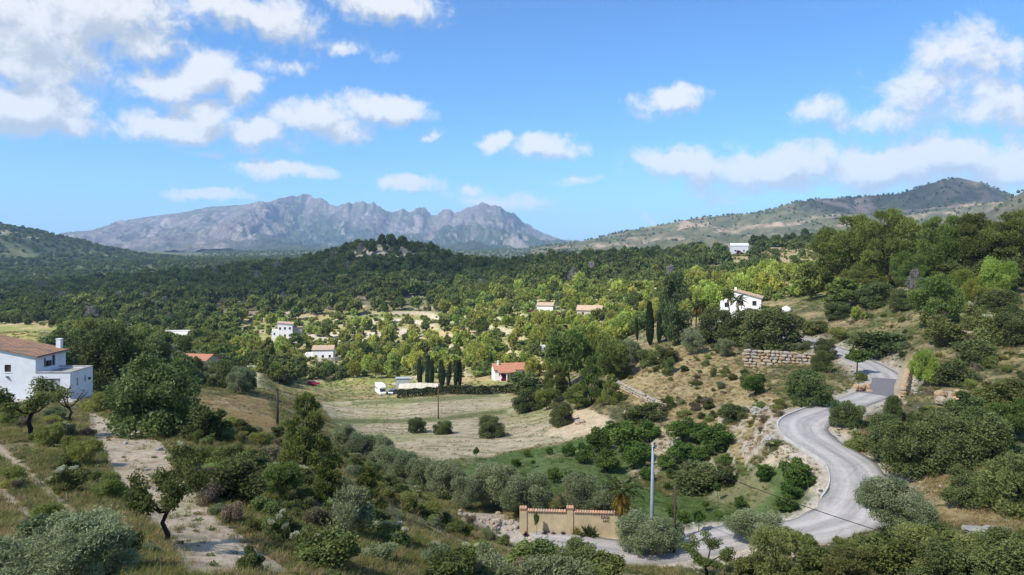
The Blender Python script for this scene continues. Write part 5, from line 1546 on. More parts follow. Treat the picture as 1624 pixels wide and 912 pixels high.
        base = [(0, 0, -.05), (.03, 0, .14), (-.03, .02, .28), (.02, 0, .40)]
        mb.tube(base, [.034, .03, .026, .024], 8)
        for i in range(5):
            a = i * 1.257 + r.uniform(-.3, .3); e1 = np.array([.02 + math.cos(a) * .18, math.sin(a) * .18, .55 + r.uniform(-.05, .08)])
            mb.tube([base[-1], (np.array(base[-1]) + e1) / 2 + np.array([0, 0, -.03]), e1], [.02, .015, .011], 6)
            for q in range(3):
                b_ = a + r.uniform(-.8, .8); e2 = e1 + np.array([math.cos(b_) * .2, math.sin(b_) * .2, r.uniform(.05, .32)])
                mb.tube([e1, (e1 + e2) / 2 + r.uniform(-.02, .02, 3), e2], [.010, .007, .003], 5, False); tips += [e1 * .4 + e2 * .6, e2]
        lb = [(*t_, .11, .11, .09) for t_ in tips]
        C_, d, k = on_lobes(r, lb, 5600, .5)
        proto('almond', v, leaf_mesh('crown', r, C_, d * .3 + r.normal(size=d.shape), .045, .022, M['shrub'], r.uniform(.1, .8, len(lb))[k]), mb.mesh('trunk', M['bark_dark'], True))
        C2, d, k = on_lobes(r, lb, 300, .5)
        proto('bare', v, leaf_mesh('twigs', r, C2, d * .6 + r.normal(size=d.shape) * .6, .10, .008, M['grey_twig']), mb.mesh('trunk', M['bark_dark'], True))
        # dead grey pine
        C_, d, k = on_lobes(r, lobes_pine(r, 22, .3, .3), 900, .5)
        proto('dead', v, leaf_mesh('twigs', r, C_, d + r.normal(size=d.shape) * .5, .16, .02, M['grey_twig']), MB().tube([(0, 0, -.05), (.01, 0, .95)], [.02, .004], 6).mesh('trunk', M['bark_pale'], True))
build_protos()

CENSUS = []     # (object, group, column) of things that get their label by rank in their group
def spawn(kind, name, x, y, z, w, h, label=None, cat='tree', group=None, rz=None, var=None, split=True):
    vs = PROTO[kind]
    crown, trunk, extra = vs[rnd.randrange(len(vs)) if var is None else var]
    rz = rnd.uniform(0, 6.28) if rz is None else rz
    if trunk is None and extra is None or not split:
        o = link(name, crown, None, (x, y, z))
    else:
        o = link(name, None, None, (x, y, z))
    o.rotation_euler = (rnd.uniform(-.09, .09), rnd.uniform(-.09, .09), rz); o.scale = (w * rnd.uniform(.84, 1.14), w * rnd.uniform(.84, 1.14), h * rnd.uniform(.94, 1.06))
    tag(o, label, cat, group, 'thing')
    if trunk is not None or extra is not None:
        if split:
            link('foliage' if trunk is None else 'crown', crown, o)
        if trunk is not None: link('trunk', trunk, o)
        if extra is not None: link(extra[0], extra[1], o)
    return o
def lod(kind, d):
    if d > 330 and kind + '_far' in PROTO: return kind + '_far'
    if d > 150 and kind + '_mid' in PROTO: return kind + '_mid'
    return kind
def plant(kind, px, py, wpx, hpx, label=None, name=None, cat=None, group=None, sink=.0, var=None, rz=None, dy=0.):
    """a plant whose foot stands at this column and row"""
    p = at(px, py)
    if dy: p = np.array([p[0] * (p[1] + dy) / p[1], p[1] + dy, 0]); p[2] = float(ground(p[0], p[1]))
    s = p[1] / FPX
    names = dict(dark='carob_tree', broad='leafy_tree', pine='pine_tree', pinedark='pine_tree', pinebright='pine_tree', conepine='pine_tree', olive='olive_tree', olivenear='olive_tree', citrus='citrus_tree', sapling='citrus_sapling', cypress='cypress_tree', poplar='poplar_tree', umbrella='pine_tree', leafy='leafy_tree',
                 shrub='shrub', shrubdark='shrub', shrublight='shrub', shrubdry='dry_shrub', shrubgrey='shrub', flower='flowering_shrub', almond='almond_tree', bare='bare_tree', dead='dead_pine')
    c = cat or ('shrub' if 'shrub' in names[kind] else 'tree')
    o = spawn(lod(kind, p[1]), name or names[kind], p[0], p[1], p[2] - .05 - sink * hpx * s, wpx * s, hpx * s, label, c, group, rz, var)
    KEEP.append((p[0], p[1], wpx * s * .38))
    if label is None or '{n}' in (label or ''): CENSUS.append((o, px))
    return o

# --- the left slope
plant('olivenear', 92, 985, 285, 185, 'grey-green olive crown filling the bottom left corner', var=0)
plant('almond', 262, 866, 125, 150, 'small crooked almond tree standing alone in the pale dirt track', var=1, rz=.5)
plant('almond', 48, 694, 130, 95, 'dark spreading almond tree in front of the white farmhouse', var=0)
plant('bare', 113, 670, 70, 62, 'thin bare tree in front of the farmhouse annex', var=2)
plant('broad', 244, 692, 148, 132, 'big round leafy tree on the slope right of the farmhouse', var=0)
plant('dark', 178, 636, 118, 104, 'dark tree directly behind the farmhouse annex', var=1, dy=17)
plant('dark', 110, 618, 90, 74, 'dark tree behind the farmhouse roof', var=2, dy=22)
plant('broad', 232, 628, 100, 80, 'leafy tree behind the big round tree', var=1, dy=30)
plant('shrublight', 160, 650, 62, 30, 'light green hedge bush at the annex corner')
plant('shrub', 200, 655, 50, 30, 'green bush between the annex and the big round tree')
plant('shrubgrey', 88, 668, 36, 24, 'grey-leaved bush on the farmhouse terrace')
plant('shrublight', 20, 672, 44, 20, 'low bright bush under the spreading almond tree')
plant('flower', 106, 782, 66, 46, 'cream-flowering shrub beside the wheel ruts')
plant('flower', 292, 738, 56, 44, 'cream-flowering shrub at the right edge of the dirt track')
plant('flower', 442, 860, 52, 58, 'cream-flowering shrub on the slope, left one of a close pair')
plant('flower', 490, 890, 70, 66, 'cream-flowering shrub on the slope, right one of a close pair')
plant('flower', 600, 850, 56, 30, 'low cream-flowering shrub in the middle of the slope')
plant('flower', 745, 892, 54, 34, 'cream-flowering shrub low on the slope below the rubble heap')
plant('flower', 100, 690, 30, 22, 'little cream-flowering shrub near the bare tree')
plant('shrubdark', 330, 700, 85, 58, 'dark shrub right of the big round tree')
plant('shrubdark', 372, 796, 96, 66, 'dark rounded shrub on the slope right of the track')
plant('shrubdark', 300, 680, 60, 40, 'dark shrub tucked under the big round tree')
plant('shrubdark', 398, 760, 70, 50, 'dark shrub just above the dark rounded one')
plant('shrub', 352, 742, 60, 44, 'dull green shrub between the track and the tall pine')
plant('shrubdry', 330, 800, 60, 44, 'brown twiggy shrub on the edge of the dirt track')
plant('shrubdry', 370, 830, 40, 40, 'brown twiggy shrub near the lower end of the dirt track')
plant('conepine', 482, 744, 122, 132, 'tall young pine on the slope left of the olive row', var=0)
plant('conepine', 522, 800, 84, 82, 'young pine below the tall young pine', var=1)
plant('conepine', 580, 802, 70, 66, 'small bright pine on the slope, left of the row of olives', var=2)
plant('pine', 445, 795, 74, 70, 'bushy pine below and left of the tall young pine')
plant('shrubgrey', 552, 850, 92, 84, 'blue-grey bush in the middle of the slope')
plant('shrub', 520, 905, 110, 60, 'green shrub at the bottom edge below the blue-grey bush')
plant('shrubdark', 400, 905, 40, 40, 'dark shrub at the bottom edge by the track')
for (x, y, w, h, kd, lb) in ((905, 912, 105, 52, 'dark', 'dense dark bush at the bottom edge in front of the lane'), (842, 905, 90, 50, 'shrub', 'green bush at the bottom edge in front of the ochre wall'), (960, 928, 90, 48, 'shrub', 'green bush at the bottom edge under the lane'),
                             (780, 925, 100, 62, 'shrubgrey', 'grey-green bush at the bottom edge below the rubble heap'), (880, 950, 120, 62, 'shrubgrey', 'grey-green bush cut by the bottom edge below the ochre wall'), (700, 930, 90, 50, 'shrub', 'broad green bush at the bottom edge, centre of the slope')):
    plant(kd, x, y, w, h, lb, 'shrub', 'shrub')
# --- the olive row along the foot of the slope
for k, (x, y, w) in enumerate([(547, 714, 44), (568, 730, 46), (597, 738, 52), (618, 752, 50), (642, 766, 56), (670, 780, 56), (703, 792, 66), (736, 806, 58), (784, 806, 80), (817, 808, 52), (840, 822, 84), (928, 820, 80), (963, 818, 50)]):
    plant('olive', x, y, w * 1.1, w * .95, 'silvery olive tree in the row at the slope foot, {n} from the left', group='olives in the row at the foot of the slope')
plant('olive', 1014, 880, 84, 66, 'small olive tree beside the grey utility pole', var=1)
plant('olive', 1063, 876, 52, 54, 'small olive tree beside the dark wooden post', var=2)
plant('olive', 1408, 842, 108, 82, 'silvery olive tree on the inside edge of the road at lower right', var=0)
plant('olive', 1450, 848, 88, 62, 'smaller olive behind the silvery one at the road edge', var=2)
plant('olive', 1200, 862, 90, 56, 'grey olive at the right end of the lane', var=1)
# --- citrus terraces
for (x, y, w) in [(997, 716, 56), (952, 718, 48), (926, 732, 36), (963, 747, 48), (1006, 742, 48), (902, 722, 26), (878, 764, 28), (902, 754, 13), (923, 760, 17), (819, 739, 17), (828, 767, 26), (836, 723, 15), (871, 719, 15), (1056, 742, 28), (1080, 732, 42), (1084, 700, 48),
                  (1110, 702, 42), (1136, 714, 54), (1117, 733, 34), (1151, 737, 24), (1063, 757, 20), (1058, 775, 15), (1027, 760, 26), (1174, 806, 26), (1065, 818, 26), (1082, 828, 24), (1212, 760, 32), (1264, 772, 56), (1252, 790, 36), (1247, 810, 34), (1030, 700, 40), (975, 700, 40), (1020, 728, 34)]:
    plant('citrus', x, y + 2, w * 1.1, w * .85, 'dark glossy citrus tree in the green orchard, {n} from the left', group='citrus trees of the orchard')
for (x, y, w, h) in [(1139, 795, 16, 30), (1108, 846, 22, 36), (1120, 812, 15, 18), (1139, 828, 12, 16), (755, 730, 12, 20), (845, 742, 9, 12)]:
    plant('sapling', x, y, w, h, 'citrus sapling on a thin stem in the green grass, {n} from the left', group='citrus saplings')
plant('shrubdark', 1112, 778, 90, 44, 'tangled dark thicket between the orchard terraces')
plant('shrubdark', 1150, 770, 50, 34, 'dark thicket right of the tangled one on the terraces')
# --- field trees
plant('dark', 661, 686, 30, 26, 'small dark fig tree in the fallow field, leftmost of three'); plant('dark', 703, 688, 38, 20, 'low wide fig tree in the fallow field, middle of three')
plant('dark', 779, 693, 46, 36, 'open fig tree in the fallow field, rightmost of three'); plant('dark', 890, 674, 44, 38, 'dense dark bush at the foot of the sandy mound', 'shrub', 'shrub')
# --- dry slope and road
S = 'dark shrub on the dry slope left of the road, {n} from the left'
for (x, y, w, h, kd) in [(1160, 670, 46, 32, 'shrubdark'), (1198, 628, 42, 36, 'citrus'), (1182, 612, 30, 22, 'shrub'), (1060, 592, 26, 28, 'shrub'), (1132, 598, 16, 16, 'shrub'), (1152, 592, 16, 12, 'shrub'), (1062, 648, 18, 22, 'shrub'), (1105, 610, 20, 10, 'shrub'), (1030, 668, 60, 32, 'shrubdark'), (1000, 672, 40, 26, 'shrubdark'), (1085, 660, 26, 14, 'shrub'), (1236, 660, 24, 12, 'shrubdry'), (1120, 640, 22, 12, 'shrubdry')]:
    plant(kd, x, y, w, h, S, 'shrub', 'shrub', 'shrubs on the dry slope')
plant('broad', 1284, 642, 84, 58, 'broad leafy tree beside the road under the stone retaining wall', var=2)
plant('broad', 1343, 676, 52, 44, 'round green bush on the inside of the sharp bend', 'shrub', 'shrub', var=0)
plant('dark', 1309, 570, 46, 34, 'dark bush at the right end of the retaining wall', 'shrub', 'shrub'); plant('broad', 1304, 590, 34, 34, 'green bush under the right end of the retaining wall', 'shrub', 'shrub')
plant('sapling', 1358, 596, 40, 44, 'small tree with bare stem on the road verge above the bend', 'small_tree', 'tree'); plant('shrub', 1366, 604, 18, 18, 'tiny bush under the small bare-stemmed tree')
for (x, y, w, h, kd, lb) in [(1408, 726, 84, 76, 'dark', 'leftmost of the big dark trees right of the road'), (1452, 752, 88, 88, 'broad', 'leafy tree in front of the big dark trees right of the road'), (1502, 745, 94, 96, 'dark', 'second big dark tree right of the road'), (1560, 730, 100, 84, 'broad', 'big leafy tree behind the dark ones, near the right edge'),
                             (1416, 674, 34, 46, 'broad', 'slim bright tree in front of the dark asphalt patch'), (1535, 800, 72, 54, 'dark', 'dark bush below the big trees at right'), (1615, 815, 116, 112, 'leafy', 'big leafy tree at the right edge above the corner'), (1612, 700, 90, 70, 'pine', 'dark tree at the right edge above the leafy one'),
                             (1360, 712, 40, 30, 'flower', 'cream-flowering shrub at the inner road edge'), (1484, 692, 60, 48, 'dark', 'dark tree behind the leftmost big dark tree'), (1535, 660, 66, 42, 'shrubdark', 'dark bushy tree above the orange outcrop'), (1590, 640, 70, 44, 'shrub', 'green bushy tree near the right edge, above the outcrop'),
                             (1468, 612, 48, 58, 'pinebright', 'light green pine on the upper side of the road'), (1398, 560, 90, 38, 'shrubdark', 'wide dark thicket above the upper road'), (1512, 610, 62, 44, 'shrubdark', 'dark bushy tree right of the light green pine'), (1548, 575, 70, 36, 'shrubdark', 'wide dark bush near the footpath'),
                             (1482, 522, 92, 86, 'pine', 'rounded pine in the middle of the right slope'), (1496, 548, 80, 50, 'shrub', 'grey-green bushy tree below the rounded pine'), (1585, 500, 62, 40, 'broad', 'bushy tree below the ruined wall at right'), (1610, 545, 60, 56, 'dark', 'dark bush at the right edge by the footpath'),
                             (1575, 545, 60, 50, 'flower', 'large cream-flowering shrub beside the footpath'), (1548, 520, 46, 44, 'flower', 'cream-flowering shrub above the footpath')]:
    plant(kd, x, y, w, h, lb, None)
# --- the thicket along the bottom right edge
for k, (x, y, w, h, kd) in enumerate([(1120, 915, 82, 62, 'almond'), (1228, 918, 96, 84, 'leafy'), (1290, 925, 92, 62, 'shrub'), (1345, 930, 90, 74, 'leafy'), (1400, 920, 104, 74, 'shrub'), (1455, 910, 100, 76, 'leafy'), (1500, 935, 110, 86, 'broad'), (1550, 912, 96, 62, 'leafy'), (1600, 925, 110, 80, 'broad'), (1440, 870, 70, 42, 'leafy'), (1490, 880, 70, 50, 'shrub'), (1180, 925, 60, 44, 'shrub'), (1640, 900, 80, 66, 'leafy'), (1250, 880, 60, 44, 'shrublight'), (1580, 885, 70, 40, 'shrub'), (1370, 890, 60, 36, 'shrublight')]):
    plant(kd, x, y, w, h, 'green bush in the bottom right thicket, {n} from the left', 'thicket_bush', 'shrub', 'bushes of the bottom right thicket')
# --- big pines of the upper right
for (x, y, w, h, lb, v) in [(1352, 470, 112, 136, 'tall umbrella pine, left one of the big pair on the skyline', 0), (1408, 462, 108, 132, 'tall umbrella pine, right one of the big pair on the skyline', 1), (1446, 470, 60, 76, 'grey-limbed pine between the skyline pairs', 2), (1502, 455, 104, 118, 'tall skyline pine, left of the right-hand trio', 1), (1556, 450, 98, 112, 'tall skyline pine, middle of the right-hand trio', 0), (1604, 448, 100, 118, 'tall skyline pine, right of the right-hand trio', 2),
                            (1285, 478, 58, 62, 'dark pine left of the big skyline pair', 1), (1340, 492, 70, 50, 'low pine in front of the big skyline pair', 0), (1365, 478, 60, 62, 'bushy pine under the big skyline pair', 2)]:
    plant('umbrella' if x not in (1285, 1340) else 'pine', x, y, w * 1.12, h, lb, var=v)
for (x, y, w, h) in [(1470, 462, 60, 40), (1520, 458, 70, 44), (1575, 455, 70, 44), (1620, 452, 70, 48), (1390, 485, 66, 40), (1430, 492, 50, 36), (1330, 505, 50, 26)]:
    plant('dark', x, y, w, h, 'dark bush under the skyline pines, {n} from the left', 'shrub', 'shrub', 'bushes under the skyline pines')
plant('dead', 1450, 478, 30, 50, 'dead grey pine among the skyline pines')
# --- trees round the villa above the bend
plant('dark', 1222, 552, 98, 66, 'large dark tree in front of the villa', var=0); plant('dark', 1180, 546, 70, 56, 'dark tree left of the large one in front of the villa', var=1)
plant('dark', 1135, 545, 70, 56, 'dark leafy tree under the palms'); plant('olive', 1150, 566, 34, 30, 'grey olive bush above the dry slope, right one'); plant('olive', 1096, 562, 44, 40, 'grey olive bush above the dry slope, left one')
plant('poplar', 1076, 545, 74, 118, 'tall pale green poplar left of the villa palms', var=0); plant('poplar', 1056, 540, 40, 84, 'shorter poplar left of the tall one', var=1)
plant('cypress', 1031, 548, 17, 66, 'dark cypress left of the poplars'); plant('cypress', 1011, 540, 8, 36, 'slim small cypress left of the poplars'); plant('cypress', 1118, 530, 14, 54, 'dark cypress beside the villa palms'); plant('cypress', 1045, 545, 14, 48, 'cypress between the poplars and the tall cypress')
plant('olive', 992, 582, 52, 42, 'round blue-grey olive on the crest above the pines'); plant('shrub', 1030, 580, 44, 26, 'dull green bush beside the round blue-grey olive'); plant('dark', 1060, 575, 40, 26, 'dark bush at the top of the dry slope', 'shrub', 'shrub')
plant('shrub', 1255, 520, 40, 24, 'bush beside the upper road end'); plant('shrub', 1290, 528, 44, 22, 'bush on the verge above the upper road'); plant('shrublight', 1330, 540, 40, 22, 'light bush above the upper road')
for k, x in enumerate((1188, 1202, 1216, 1232, 1250, 1268, 1280)):
    plant('flower' if k in (1, 3) else 'shrubgrey', x, 559, 18, 15, 'small bush on top of the retaining wall, {n} from the left', 'shrub', 'shrub', 'bushes on the retaining wall', dy=1.5)
# --- pines of the valley centre
for (x, y, w, h, kd) in [(905, 612, 74, 92, 'pine'), (938, 640, 66, 80, 'conepine'), (965, 612, 62, 76, 'pine'), (880, 640, 52, 60, 'pine'), (945, 585, 60, 66, 'pinebright'), (985, 600, 40, 56, 'conepine'), (970, 640, 46, 52, 'conepine'), (915, 650, 50, 44, 'pine'), (840, 652, 56, 38, 'dark'), (868, 650, 38, 34, 'pine'), (925, 570, 56, 62, 'pinebright'), (890, 575, 50, 60, 'pine')]:
    plant(kd, x, y, w, h, 'pine of the grove right of the red-roofed cottage, {n} from the left', 'pine_tree', 'tree', 'pines beside the cottage')
plant('dark', 832, 622, 66, 34, 'dark bush in front of the red-roofed cottage', 'shrub', 'shrub')
# --- cypresses and hedge at the far field edge
for (x, h, w) in [(666, 44, 11), (677, 48, 13), (684, 46, 12), (701, 44, 14), (710, 40, 10), (722, 44, 10), (729, 43, 10)]:
    plant('cypress', x, 614, w, h, 'dark cypress behind the clipped hedge at the field edge, {n} from the left', group='cypresses behind the hedge')
pa, pb = at(630, 632), at(835, 618)
r = np.random.RandomState(77); n = 9000
t_ = r.uniform(0, 1, n); hx = pa[0] + (pb[0] - pa[0]) * t_; hy = pa[1] + (pb[1] - pa[1]) * t_
e = r.uniform(-1, 1, n); zz = np.where(np.abs(e) < .45, 1.0, r.uniform(0, 1, n)); yy_ = np.where(np.abs(e) < .45, r.uniform(-.6, .6, n), np.sign(e) * .6)
hz = ground(hx, hy) + zz * (2.0 + .5 * np.sin(t_ * 60) * .3) + r.normal(size=n) * .07
me = leaf_mesh('foliage', r, np.stack([hx, hy + yy_, hz], -1) - pa, r.normal(size=(n, 3)) + np.array([0, 0, .6]), .5, .3, M['cypress'])
hd = link('clipped_hedge', me, None, pa); tag(hd, 'long clipped dark hedge along the far edge of the fallow field', 'hedge', None, 'thing')

# --- palms
def palm(px, py, hpx, wpx, label, dry=0, nfr=22):
    p = at(px, py); s = p[1] / FPX; h = hpx * s; w = wpx * s / 2
    t = thing('palm_tree', label, 'palm', p); KEEP.append((p[0], p[1], .8))
    tr = MB(); n = 14
    tr.tube([(.06 * math.sin(i), 0, h * .8 * i / n - (.3 if i == 0 else 0)) for i in range(n + 1)], [(.2 if i % 2 else .165) * (1 - .3 * i / n) * min(1., h / 5) for i in range(n + 1)], 9)
    tr.build('trunk', M['bark'], t)
    r = np.random.RandomState(int(px))
    for k in range(nfr):
        a = k * 2.399; el = 1.15 - 1.75 * (k / nfr); isdry = k >= nfr - dry
        if isdry: el = -.55 - .4 * r.rand()
        L = w * r.uniform(.85, 1.1)
        pts = []; q = np.array([0, 0, h * .8]); ang = el
        for j in range(7):
            pts.append(q.copy()); q = q + np.array([math.cos(a) * math.cos(ang), math.sin(a) * math.cos(ang), math.sin(ang)]) * L / 6; ang -= .22
        pts = np.array(pts)
        m = 70; ti = r.uniform(.12, 1, m) * 5.99; i = ti.astype(int); f = (ti - i)[:, None]
        c = pts[i] * (1 - f) + pts[np.minimum(i + 1, 6)] * f; tg = unit(pts[np.minimum(i + 1, 6)] - pts[i])
        sd = unit(np.cross(tg, np.array([0, 0, 1.]))) * np.sign(r.uniform(-1, 1, (m, 1)))
        ll = L * .30 * np.sin(np.pi * (.15 + .8 * ti / 6))
        ax = unit(sd + tg * .7 + np.array([0, 0, -.35 if not isdry else -.8]))
        me = leaf_mesh('frond', r, c + ax * ll[:, None] / 2, ax, ll, .05 * L, M['frond_dry' if isdry else 'frond'])
        link('frond', me, t)
palm(986, 856, 98, 80, 'palm with drooping yellow dry fronds at the right end of the ochre wall', 9, 24)
palm(1156, 520, 62, 30, 'slim palm in front of the villa, left one', 4); palm(1171, 520, 56, 34, 'slim palm in front of the villa, right one', 3)
palm(1104, 530, 56, 34, 'tall palm beside the poplar, left one', 6); palm(1113, 532, 62, 34, 'tall palm beside the poplar, right one', 6)
palm(1196, 520, 30, 30, 'short palm at the villa corner')

# --- small plants at the ochre wall
def spiky(px, py, wpx, hpx, label, mat='frond', n=160, name='yucca'):
    p = at(px, py); s = p[1] / FPX
    r = np.random.RandomState(int(px)); d = unit(r.normal(size=(n, 3)) + np.array([0, 0, .9])); d[:, 2] = np.abs(d[:, 2])
    L = r.uniform(.6, 1., n)
    me = leaf_mesh('leaves', r, d * L[:, None] * np.array([wpx * s, wpx * s, hpx * s * 2]) * .25, d * np.array([wpx, wpx, hpx * 1.6]), L * .55 * wpx * s, .07 * wpx * s, M[mat])
    o = link(name, me, None, p); tag(o, label, 'plant', None, 'thing')
spiky(934, 852, 40, 28, 'dark spiky yucca against the ochre wall')
spiky(914, 850, 26, 22, 'light green spiky plant left of the yucca', 'shrub_light', 160, 'spiky_plant')
for k, x in enumerate((834, 864, 878, 893, 920)):
    o = spiky(x, 850, 15 if k != 4 else 10, 9, ['first', 'second', 'third', 'fourth', 'fifth'][k] + ' purple-leaved plant from the left along the ochre wall', 'purple', 120, 'purple_plant')
plant('sapling', 851, 852, 10, 38, 'slim young tree against the left half of the ochre wall', 'young_tree', 'tree')
for (x, y, w, h, lb) in ((846, 499, 14, 9, 'purple bougainvillea left of the white house on the far slope'), (887, 501, 9, 7, 'magenta bougainvillea right of the white house on the far slope'), (1170, 402, 10, 5, 'magenta bougainvillea in front of the ridge house'), (800, 602, 16, 10, 'red flowering bush at the cottage porch')):
    p = at(x, y); s = p[1] / FPX; r = np.random.RandomState(x)
    C_, d, k = on_lobes(r, lobes_round(r, 9, .33, (-.2, 1.), (.13, .22)), 700, .3, -.05)
    o = link('bougainvillea', leaf_mesh('bracts', r, C_, d + r.normal(size=d.shape), .16, .12, M['magenta']), None, (p[0], p[1] - 1.0, p[2])); o.scale = (w * s, w * s, h * s)
    tag(o, lb, 'shrub', None, 'thing')

# ------------------------------------------------------------------ scattered plants: world-space, the nearest as individuals, the rest as masses
KP = None
def free(x, y, m=0.):
    K = np.array(KEEP)
    ok = np.ones(len(x), bool)
    for i in range(0, len(x), 4000):
        dd = (x[i:i + 4000, None] - K[None, :, 0]) ** 2 + (y[i:i + 4000, None] - K[None, :, 1]) ** 2
        ok[i:i + 4000] = (dd > (K[None, :, 2] + m) ** 2).all(1)
    return ok
def rdist(x, y):
    out = np.full(len(x), 1e3)
    for L in (ROAD, FARM):
        for i in range(0, len(x), 4000):
            out[i:i + 4000] = np.minimum(out[i:i + 4000], np.sqrt(((x[i:i + 4000, None] - L[None, ::2, 0]) ** 2 + (y[i:i + 4000, None] - L[None, ::2, 1]) ** 2).min(1)))
    return out
def rand_pts(r, n, d0, d1, umax=.84):
    """uniform over the ground of a sector"""
    y = np.sqrt(r.uniform(d0 ** 2, d1 ** 2, n)); u = r.uniform(-umax, umax, n)
    return u * y, y
def thin(x, y, s):
    """keep points at least s apart"""
    cell = {}; keep = np.zeros(len(x), bool)
    sv = np.broadcast_to(s, x.shape)
    for i in range(len(x)):
        c = (int(x[i] // 8), int(y[i] // 8)); ok = True
        for a in (-1, 0, 1):
            for b in (-1, 0, 1):
                for j in cell.get((c[0] + a, c[1] + b), ()):
                    if (x[i] - x[j]) ** 2 + (y[i] - y[j]) ** 2 < (sv[i] * .5 + sv[j] * .5) ** 2: ok = False; break
                if not ok: break
            if not ok: break
        if ok: keep[i] = True; cell.setdefault(c, []).append(i)
    return keep
def rowcol(x, y, z): return x / y * FPX + CX, HY - z / y * FPX

def scatter(name, label, meshes, P, S, kidx, rz=None):
    """one mass of many small plants: a cloud of points, a plant set on each"""
    coll = bpy.data.collections.new(name + '_kinds')
    for i, me in enumerate(meshes):
        o = bpy.data.objects.new('%s_kind_%02d' % (name, i), me); coll.objects.link(o)
    pm = bpy.data.meshes.new(name); n = len(P)
    pm.vertices.add(n); pm.vertices.foreach_set('co', np.asarray(P, np.float32).ravel())
    a = pm.attributes.new('scl', 'FLOAT_VECTOR', 'POINT'); a.data.foreach_set('vector', np.asarray(S, np.float32).ravel())
    a = pm.attributes.new('kid', 'INT', 'POINT'); a.data.foreach_set('value', np.asarray(kidx, np.int32))
    rot = np.zeros((n, 3), np.float32); rot[:, 2] = R.uniform(0, 6.28, n) if rz is None else rz
    a = pm.attributes.new('rot', 'FLOAT_VECTOR', 'POINT'); a.data.foreach_set('vector', rot.ravel())
    o = link(name, pm); tag(o, label, None, None, 'stuff')
    g = bpy.data.node_groups.new(name + '_spread', 'GeometryNodeTree')
    g.interface.new_socket('Geometry', in_out='INPUT', socket_type='NodeSocketGeometry'); g.interface.new_socket('Geometry', in_out='OUTPUT', socket_type='NodeSocketGeometry')
    gi, go = N(g, 'NodeGroupInput'), N(g, 'NodeGroupOutput')
    ci = N(g, 'GeometryNodeCollectionInfo'); ci.inputs['Collection'].default_value = coll; ci.inputs['Separate Children'].default_value = True; ci.inputs['Reset Children'].default_value = True
    ip = N(g, 'GeometryNodeInstanceOnPoints'); ip.inputs['Pick Instance'].default_value = True
    def na(nm, ty):
        q = N(g, 'GeometryNodeInputNamedAttribute', data_type=ty); q.inputs['Name'].default_value = nm; return q.outputs['Attribute']
    g.links.new(gi.outputs[0], ip.inputs['Points']); g.links.new(ci.outputs[0], ip.inputs['Instance'])
    g.links.new(na('kid', 'INT'), ip.inputs['Instance Index']); g.links.new(na('rot', 'FLOAT_VECTOR'), ip.inputs['Rotation']); g.links.new(na('scl', 'FLOAT_VECTOR'), ip.inputs['Scale'])
    g.links.new(ip.outputs[0], go.inputs[0])
    md = o.modifiers.new('spread', 'NODES'); md.node_group = g
    return o

# where a scattered plant stands, told from the nearest thing one can find
MARKS = [(60, 590, 'the white farmhouse'), (242, 640, 'the big round tree'), (262, 800, 'the crooked almond tree'), (100, 880, 'the corner olive'), (482, 690, 'the tall young pine'), (552, 810, 'the blue-grey bush'), (700, 770, 'the olive row'), (780, 830, 'the rubble heap'),
         (905, 830, 'the ochre wall'), (1034, 790, 'the grey utility pole'), (1240, 570, 'the stone retaining wall'), (1285, 610, 'the broad roadside tree'), (1260, 665, 'the sharp road bend'), (1400, 615, 'the dark asphalt patch'), (1445, 625, 'the orange rubble wall'), (1410, 800, 'the roadside olive'),
         (1565, 840, 'the flat grey slab'), (1500, 690, 'the big dark trees'), (1482, 480, 'the rounded pine'), (1521, 440, 'the tiny white hut'), (1375, 400, 'the big skyline pines'), (1550, 400, 'the skyline pine trio'), (1530, 525, 'the footpath'), (1170, 485, 'the villa'), (1247, 490, 'the white water tank'),
         (1076, 490, 'the tall poplar'), (1010, 630, 'the crumbling terrace wall'), (1100, 600, 'the dry slope'), (450, 525, 'the tall white house'), (512, 562, 'the curved terrace wall'), (812, 580, 'the red-roofed cottage'), (864, 490, 'the white house with purple flowers'), (934, 495, 'the brown-roofed farmhouse'), (864, 555, 'the white shed'),
         (968, 448, 'the small beige building'), (1173, 394, 'the ridge house'), (1232, 397, 'the stone ruin'), (281, 533, 'the low white house'), (306, 578, 'the terracotta roof'), (390, 600, 'the farm lane'), (690, 590, 'the cypresses'), (604, 615, 'the motorhome'), (497, 608, 'the red car'), (600, 385, 'the rocky summit'), (440, 650, 'the dark wooden pole'), (750, 640, 'the fallow field'), (930, 610, 'the cottage pines'), (1060, 720, 'the citrus orchard')]
_mk = np.array([(a, b) for a, b, _ in MARKS], float)
def where(o, text, px, py):
    i = int((((_mk - np.array([px, py])) * np.array([1, 1.5])) ** 2).sum(1).argmin()); dx, dy = px - _mk[i, 0], (py - _mk[i, 1]) * 1.5
    rel = ('right of' if dx > 0 else 'left of') if abs(dx) > abs(dy) else ('below' if dy > 0 else 'above')
    o['group'] = text + 's ' + rel + ' ' + MARKS[i][2]
    o['label'] = text + ' ' + rel + ' ' + MARKS[i][2] + ', {n} from the left'
    CENSUS.append((o, px))

